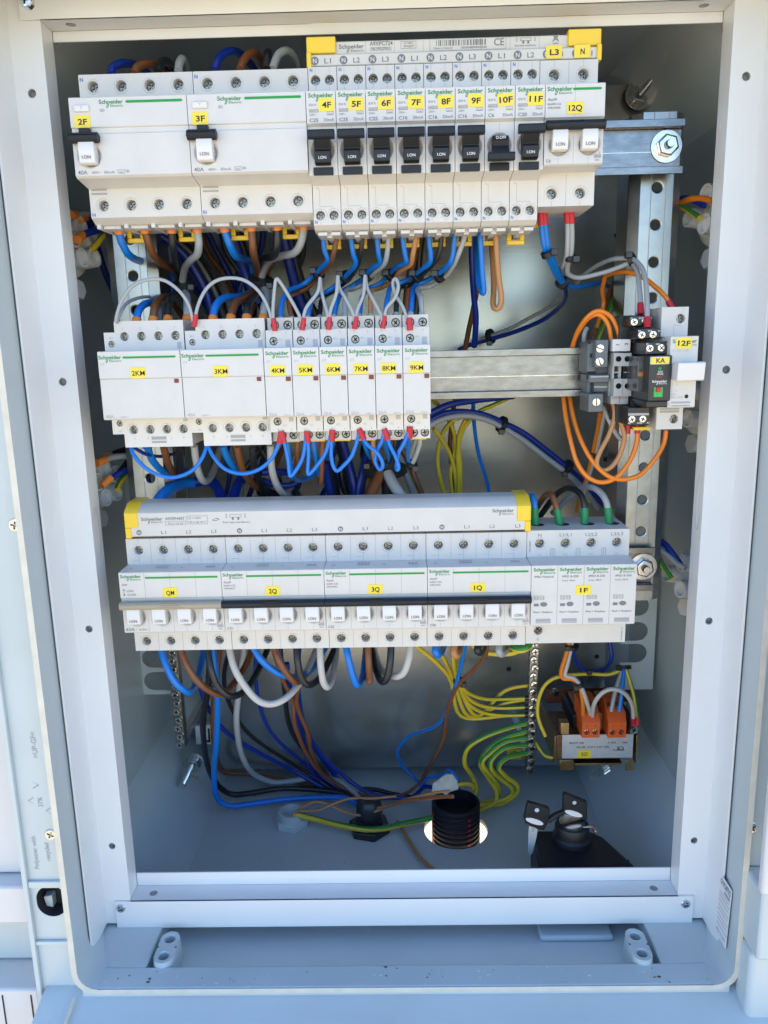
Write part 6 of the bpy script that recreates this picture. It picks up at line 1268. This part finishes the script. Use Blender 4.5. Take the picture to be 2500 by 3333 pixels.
LN = [('blue', '4KM', [(235,165,45),(246,300,47),(262,420,54),(300,540,70),(350,562,84),(430,540,95),(510,480,104)]), ('brown', '4KM', [(330,165,45),(326,300,48),(328,410,62),(350,490,85)]), ('blue', '5KM', [(466,165,45),(482,300,48),(505,410,58),(520,510,70)]), ('brown', '5KM', [(556,165,45),(548,350,50),(545,480,55),(538,585,60),(528,560,75)]),
      ('blue', '6KM', [(650,160,46),(640,260,62),(590,360,85)]), ('blue', '7KM', [(905,150,46),(930,230,52),(960,310,60),(990,360,72)]), ('tan', '7KM', [(1005,145,45),(1008,240,48),(1012,330,56),(1030,420,72)]), ('blue', '8KM', [(1105,150,46),(1130,270,56),(1160,370,66),(1150,470,80)]), ('black', '8KM', [(1215,140,45),(1205,260,50),(1180,380,64),(1140,470,80)]), ('shaded_blue', '9KM', [(1310,140,46),(1260,200,56),(1225,290,70),(1190,420,82)]), ('grey', '9KM', [(1440,135,45),(1425,240,47),(1395,330,52),(1362,410,58)]), ('grey', '6KM', [(1400,170,60),(1370,260,66),(1330,380,74)])]
for c, s, pts in LN: W(c, 18, pts, 1.8, '%s load wire leaving the bottom of contactor %s%s' % ({'tan': 'tan brown', 'shaded_blue': 'shaded blue'}.get(c, c), s, ''), None)
tie(18, (1355, 420, 58), (1370, 380, 55), 4.2, 'black cable tie on load wires of contactor 9KM')
# left sockets
W('shaded_blue', 19, [(195,700,72),(260,640,78),(400,590,86),(560,540,94),(740,500,102),(900,470,112)], 2.7, 'shaded blue wire with orange sleeve leaving socket beside switch 2F', 'orange', None, 8); W('yg', 19, [(440,900,92),(520,810,96),(610,690,100),(700,590,106),(800,520,112)], 2.4, 'yellow and green wire leaving socket beside switch 2F')
W('grey', 19, [(80,270,78),(200,270,90),(350,260,100),(500,250,112)], 2.4, 'grey wire with orange sleeve leaving socket beside switch 2F', 'orange', None, 8); W('black', 19, [(250,350,92),(380,300,104),(520,270,112)], 2.4, 'black wire with orange sleeve leaving socket beside switch 2F', 'orange', None, 8)
W('shaded_blue', 20, [(290,1170,72),(420,1060,76),(600,950,82),(800,850,90),(1000,790,98),(1200,740,108)], 2.5, 'shaded blue wire with orange sleeve leaving socket beside contactor 2KM', 'orange', None, 8); W('grey', 20, [(160,640,72),(300,590,78),(500,520,86),(700,490,92),(900,490,98),(1100,500,106)], 2.5, 'grey wire with orange sleeve leaving socket beside contactor 2KM', 'orange', None, 8)
W('black', 20, [(330,520,92),(500,440,98),(700,360,104),(950,280,112)], 2.4, 'black wire rising behind contactor 2KM from socket beside contactor 2KM', 'orange', None, 6); W('black', 20, [(620,960,96),(720,820,100),(850,650,106),(980,500,112)], 2.4, 'steep black wire crossing behind the shaded blue socket wire'); W('yg', 20, [(630,1320,88),(660,1200,92),(760,1040,98),(900,910,104),(1050,820,110)], 2.4, 'green and yellow wire leaving socket beside contactor 2KM')
# right sockets
W('shaded_blue', 4, [(1085,1850,82),(1010,1812,92),(930,1785,100),(800,1800,115)], 2.3, 'shaded blue wire leaving socket beside the top rail end'); W('orange', 4, [(1165,1808,76),(1060,1788,86),(940,1798,96),(800,1870,112)], 2.3, 'orange brown wire leaving socket beside the top rail end'); W('yg', 4, [(1045,1962,80),(960,1905,92),(860,1850,104),(760,1810,115)], 2.1, 'yellow and green wire leaving socket beside the top rail end')
W('shaded_blue', 12, [(1440,735,82),(1385,655,88),(1320,575,95),(1240,520,102),(1150,490,110)], 2.6, 'blue wire leaving socket beside arrester 1F'); W('grey', 12, [(1485,765,74),(1420,730,80),(1350,668,88),(1270,612,96),(1180,570,105)], 2.1, 'grey wire leaving socket beside arrester 1F'); W('yg', 12, [(1372,852,76),(1320,780,82),(1270,700,90),(1230,640,96),(1180,560,105)], 2.1, 'yellow and green wire leaving socket beside arrester 1F')
# arrester supply
for c, pts in (('blue', [(233,385,50),(228,240,50),(212,172,54),(192,165,64),(180,200,76),(182,330,92)]), ('brown', [(435,390,50),(412,260,50),(380,170,54),(345,145,62),(295,190,80),(245,270,96),(200,360,105)]), ('black', [(645,380,50),(642,235,50),(605,145,56),(530,100,66),(445,120,82),(360,215,100),(270,340,112)]), ('grey', [(848,378,50),(832,235,50),(785,145,56),(705,92,66),(625,100,82),(500,190,100),(380,310,112)])): W(c, 12, pts, 2.4, '%s wire with green sleeve arching into arrester 1F' % c, 'green', None, 11)
# bottoms of QM 2Q 3Q 1Q
L13 = [('QM', 'blue', [(228,115,55),(258,210,50),(310,310,48),(368,362,52),(405,373,60),(436,332,80),(466,222,110),(492,100,130)]), ('QM', 'brown', [(345,115,55),(388,220,50),(450,310,50),(520,365,55),(580,386,62),(645,348,82),(722,240,110),(785,100,130)]), ('QM', 'black', [(508,110,55),(530,240,48),(570,340,48),(640,396,52),(722,374,66),(792,280,92),(850,160,120),(876,90,132)]), ('QM', 'white', [(638,110,55),(665,220,48),(720,322,46),(800,416,46),(880,446,48),(962,420,52),(1040,348,66),(1112,232,92),(1172,90,122)]),
       ('2Q', 'blue', [(782,105,55),(830,180,52),(900,240,55),(980,276,60),(1060,276,76),(1130,240,96),(1190,150,122),(1222,90,132)]), ('2Q', 'brown', [(908,105,55),(940,190,50),(990,270,52),(1040,311,58),(1082,290,78),(1132,200,102),(1172,90,126)]), ('2Q', 'black', [(1040,100,55),(1050,200,50),(1072,290,50),(1115,331,54),(1180,290,72),(1240,180,98),(1280,90,122)]), ('2Q', 'white', [(1182,95,55),(1186,200,50),(1202,310,50),(1230,343,56),(1256,290,76),(1276,180,102),(1282,90,122)]),
       ('3Q', 'blue', [(1338,90,55),(1355,180,50),(1388,300,52),(1412,331,58),(1440,270,82),(1455,150,112),(1460,80,120)]), ('3Q', 'brown', [(1470,90,55),(1475,200,50),(1481,290,54),(1478,306,58),(1466,250,90),(1462,90,112)])]
for s, c, pts in L13: W(c, 13, pts, 2.7, '%s wire looping beneath %s %s' % ({'white': 'off white', 'blue': 'light blue' if s == 'QM' else 'blue'}.get(c, c), 'switch' if s == 'QM' else 'breaker', s))
L14 = [('3Q', 'black', [(122,80,55),(116,180,50),(98,262,50),(68,276,58),(36,200,82),(12,80,112)]), ('3Q', 'white', [(226,80,55),(216,160,50),(185,236,50),(130,249,58),(62,205,86),(20,80,112)]), ('1Q', 'blue', [(366,75,55),(362,120,50),(378,134,54),(396,110,70),(405,75,85)]), ('1Q', 'tan', [(464,75,55),(460,125,50),(478,140,54),(492,110,72),(498,75,85)]), ('1Q', 'black', [(592,75,55),(588,112,50),(604,122,56),(618,100,72),(622,70,85)]), ('1Q', 'grey', [(706,75,55),(704,120,50),(722,130,56),(742,105,72),(750,70,85)])]
for s, c, pts in L14: W(c, 14, pts, 2.8, '%s wire looping beneath breaker %s' % ({'white': 'off white', 'tan': 'tan brown'}.get(c, c), s))
W('yg', 14, [(865,75,58),(850,95,54),(818,105,54),(785,95,60),(770,70,80)], 3.2, 'thick yellow and green wire under arrester 1F'); W('yg', 14, [(560,75,100),(600,115,105),(690,130,108),(780,125,105),(850,90,100)], 2.2, 'yellow and green wire sweeping below breaker 1Q')
# supply wires to the floor glands
for c, pts, r, lb in (('black', [(528,60,130),(512,340,140),(486,500,148),(482,620,158),(505,800,192),(560,920,215),(645,984,226),(760,980,228),(950,952,230),(1150,958,228),(1330,985,222),(1420,1040,212)], 2.9, 'thick black wire falling to the black floor gland'),
        ('blue', [(538,60,120),(565,390,130),(562,650,145),(546,850,178),(562,1000,190),(640,1056,195),(760,1046,200),(950,1020,206),(1150,1006,210),(1330,1010,208),(1420,1060,200)], 2.9, 'thick blue wire falling to the black floor gland'),
        ('brown', [(585,60,150),(550,400,160),(545,640,172),(572,800,240),(622,856,254),(740,862,257),(950,897,255),(1200,942,245),(1360,985,230),(1430,1040,216)], 2.9, 'thick dark brown wire falling to the black floor gland'),
        ('grey', [(735,60,140),(692,400,148),(682,560,156),(710,740,190),(780,860,226),(900,914,240),(1020,906,242),(1160,882,242),(1280,900,236),(1370,960,226),(1440,1040,214)], 2.9, 'thick grey wire falling to the black floor gland'),
        ('shaded_blue', [(985,200,140),(1000,330,148),(1060,480,160),(1122,640,190),(1200,760,215),(1330,880,224),(1450,965,218),(1560,1000,212),(1700,1010,210)], 2.2, 'shaded blue wire crossing over to the conduit'),
        ('brown', [(885,60,130),(960,300,138),(1020,420,145),(1030,560,152),(1090,720,182),(1170,840,215),(1290,930,228),(1430,990,222),(1560,1005,216)], 2.0, 'brown wire twisting down toward the conduit'), ('brown', [(1075,290,120),(1042,400,138),(1052,480,148),(1110,620,166),(1132,740,196),(1200,860,228),(1340,960,234),(1480,1010,226)], 2.0, 'second brown wire of the twisted pair'),
        ('shaded_blue', [(930,120,145),(1000,330,155),(1050,520,166),(1092,700,192),(1140,850,226),(1240,930,240),(1400,985,232)], 2.3, 'shaded blue wire inside the twisted brown pair'), ('black', [(1420,955,232),(1520,960,232),(1620,985,228),(1760,1010,222)], 2.4, 'short black wire lying behind the black gland')): W(c, 13, pts, r, lb)
W('tan', 13, [(1030,1105,-598),(1085,1060,-592),(1160,1032,-588),(1240,1050,-590),(1330,1092,-594),(1420,1112,-594),(1500,1095,-590),(1650,1035,-580),(1800,990,-560),(1960,965,-545)], 1.25, 'thin copper brown wire arching from pale gland to conduit'); W('tan', 13, [(1060,1085,-594),(1170,1082,-592),(1270,1042,-588),(1370,1012,-584),(1500,1012,-580),(1640,998,-576)], 1.25, 'thin copper brown wire arching from pale to black gland')
W('yg', 13, [(1025,1105,-600),(1150,1135,-604),(1300,1172,-604),(1450,1196,-604),(1560,1192,-604),(1680,1165,-603),(1800,1140,-600),(1870,1120,-598)], 2.9, 'thick yellow and green wire lying across the floor')
W('tan', 24, [(118,615,-610),(160,680,-611),(240,820,-612),(330,950,-612),(440,1045,-612),(560,1150,-612)], 1.7, 'brown wire lying on the floor under the crossbar')
# centre drops
W('blue', 14, [(525,60,90),(492,220,112),(452,350,138),(400,482,165),(335,532,190),(245,560,215),(190,602,228),(155,660,238),(180,730,246),(230,785,244),(280,825,236),(330,850,220)], 1.75, 'blue wire meandering down to the torn sheath')
W('brown', 14, [(640,60,85),(632,135,92),(580,200,104),(500,280,122),(460,340,132),(420,460,155),(405,580,178),(350,695,208),(300,790,222),(240,858,222),(150,900,222),(0,918,222)], 1.75, 'thin brown wire winding down from breaker 1Q to black gland')
W('brown', 24, [(-60,500,-575),(60,470,-570),(200,432,-560),(380,410,-548),(540,395,-535),(620,395,-530)], 1.7, 'reddish brown wire ending in the torn sheath'); W('blue', 24, [(320,300,225),(400,225,222),(520,208,212),(560,170,206),(605,170,202),(650,230,198),(668,300,196),(672,360,196)], 2.0, 'blue wire bent over into the torn sheath')
W('yg', 24, [(560,340,192),(640,300,190),(720,278,192),(790,285,198),(815,330,206)], 2.4, 'short yellow and green wire end at the conduit mouth'); W('shaded_blue', 24, [(0,400,230),(160,410,228),(270,390,225),(360,310,222),(430,310,215)], 2.2, 'shaded blue wire entering the torn sheath')
for i, pts in enumerate(([(452,60,115),(462,200,130),(488,288,148),(540,342,165),(620,371,180),(720,374,190),(850,368,193)], [(458,60,118),(466,200,134),(490,296,150),(530,362,168),(605,408,182),(710,422,190),(850,416,193)], [(462,60,122),(470,210,138),(492,306,152),(530,390,170),(605,442,184),(710,461,190),(850,459,193)])): W('yg', 14, pts, 1.9, '%s of three yellow and green wires with black sleeves' % ('upper', 'middle', 'lower')[i], None, 'black')
for i, pts in enumerate(([(868,500,195),(745,532,196),(620,580,198),(535,640,200),(518,720,205),(560,792,212),(582,860,206),(560,915,200)], [(868,542,195),(740,582,195),(640,650,196),(603,722,198),(648,800,206),(690,870,204),(680,935,200),(600,970,200),(560,965,202)], [(868,583,194),(742,602,192),(652,668,190),(614,722,190),(668,792,200),(702,850,206),(690,910,208),(600,940,206)], [(868,622,193),(742,636,190),(672,690,187),(658,740,186),(700,792,195),(772,850,198),(762,900,200),(650,942,202),(570,952,202)], [(868,662,192),(752,688,184),(702,740,182),(742,792,190),(802,840,194),(792,890,198),(700,945,202),(570,935,204)])): W('yg', 14, pts, 2.5, '%s thick yellow and green wire curving from bar to conduit' % ('topmost', 'second', 'third', 'fourth', 'lowest')[i])
tie(14, (485, 280, 148), (480, 240, 140), 5, 'black cable tie on yellow and green wires below 1Q')
# transformer wiring
T14 = [('orange', [(1085,60,150),(1062,150,152),(1040,225,154),(1050,262,154),(1100,268,152),(1138,300,148),(1155,380,150),(1158,470,160)], 'orange wire dropping into the transformer terminal'), ('white', [(1100,60,152),(1075,180,154),(1062,245,154),(1110,262,151),(1148,310,147),(1178,390,150),(1203,468,160)], 'white wire dropping beside orange into transformer terminal'), ('shaded_blue', [(1092,70,165),(1120,170,172),(1185,222,178),(1270,212,185),(1312,150,190),(1300,60,195)], 'shaded blue wire sagging above the transformer'),
       ('yg', [(955,575,175),(915,470,178),(920,370,180),(960,290,180),(1040,250,180),(1190,238,178),(1300,240,176),(1380,205,174)], 'yellow and green wire arching round the transformer'), ('yg', [(1385,205,172),(1418,300,166),(1440,390,160),(1452,500,158)], 'yellow and green wire dropping to transformer earth screw'), ('blue', [(1380,205,172),(1368,330,164),(1350,475,160)], 'blue wire dropping into the transformer terminal'), ('grey', [(1372,215,174),(1330,340,166),(1303,475,160)], 'grey wire dropping into the transformer terminal'),
       ('white', [(1208,468,158),(1220,395,146),(1262,340,142),(1322,320,142),(1385,345,144),(1424,410,150),(1430,495,158)], 'white wire arching from terminal to transformer earth screw'), ('yg', [(900,605,195),(930,650,188),(960,682,180),(1005,690,174)], 'short yellow and green wire from bar to transformer')]
for c, pts, lb in T14: W(c, 14, pts, 2.0 if c != 'yg' else 1.8, lb, None, 'red' if 'earth screw' in lb else None)
for p, p2, R, s in (((1138,296,148),(1150,330,148),5,'black cable tie on orange and white wires above transformer'), ((1190,238,178),(1150,240,179),4.5,'black cable tie on the yellow green arch'), ((1378,205,173),(1382,230,171),7,'black cable tie beside the rounded slots'), ((1098,88,152),(1092,110,153),6,'black cable tie under the surge arrester')): tie(14, p, p2, R, s)
# look-alike dark strands of the tangle behind the rows
rnd = random.Random(21); CN = {'shaded_blue': 'shaded blue', 'black': 'black', 'brown': 'dark brown', 'grey': 'grey'}
for i in range(15):
    c = ('shaded_blue', 'black', 'shaded_blue', 'brown', 'black')[i % 5]; u = 300 + i*47 + rnd.uniform(-20, 20); du = rnd.uniform(20, 230) if u < 800 else rnd.uniform(-140, 60); y_ = rnd.uniform(128, 180)
    w_ = W(c, 0, [(u, 700, y_), (u + du*.2 + rnd.uniform(-25, 25), 810, y_ + 8), (u + du*.55 + rnd.uniform(-30, 30), 930, y_ + 12), (u + du, 1090, y_)], rnd.uniform(2.0, 3.0), '%s strand of the tangle behind the top row' % CN[c]); w_['group'] = 'dark strands behind the top row'
for i in range(18):
    c = ('shaded_blue', 'black', 'shaded_blue', 'black', 'brown', 'grey')[i % 6]; u = 450 + i*50 + rnd.uniform(-25, 25); du = rnd.uniform(-160, 160); y_ = rnd.uniform(105, 160)
    w_ = W(c, 0, [(u, 1400, y_), (u + du*.3 + rnd.uniform(-30, 30), 1480, y_ + 6), (u + du*.6 + rnd.uniform(-30, 30), 1560, y_ + 6), (u + du, 1700, y_ - 10)], rnd.uniform(2.0, 3.0), '%s strand of the tangle behind the contactors' % CN[c]); w_['group'] = 'dark strands behind the contactors'
for i in range(5):
    c = ('shaded_blue', 'black')[i % 2]; u = 700 + i*70 + rnd.uniform(-20, 20); y_ = rnd.uniform(150, 190); sg = rnd.uniform(-40, 40)
    w_ = W(c, 0, [(u, 2060, y_), (u + sg, 2220, y_ + 10), (u + sg*.5 + (1130 - u)*.15, 2380, y_ + 25), (u + (1150 - u)*.55, 2500, 236), (1100 + i*10, 2580 + rnd.uniform(-8, 12), 228), (1190 + i*6, 2630, 214)], rnd.uniform(1.9, 2.6), '%s strand dropping into the bottom bundle' % CN[c]); w_['group'] = 'dark strands of the bottom bundle'
for i, (u0, v0) in enumerate(((1340, 2090), (1420, 2095), (1475, 2090))):
    w_ = W('yg', 0, [(u0, v0, 120 + 8*i), (1460 + 12*i, 2200, 150), (1500 + 25*i, 2330, 185), (1640, 2330 - 40*i, 196), (1722, 2320 - 45*i, 199)], 1.9, 'yellow and green strand reaching the bar from above'); w_['group'] = 'yellow green strands above the bar'
dup = [k for k, n_ in used.items() if n_ > 1 and 'strand' not in k]
if dup: print('DUPLICATE WIRE LABELS', dup)
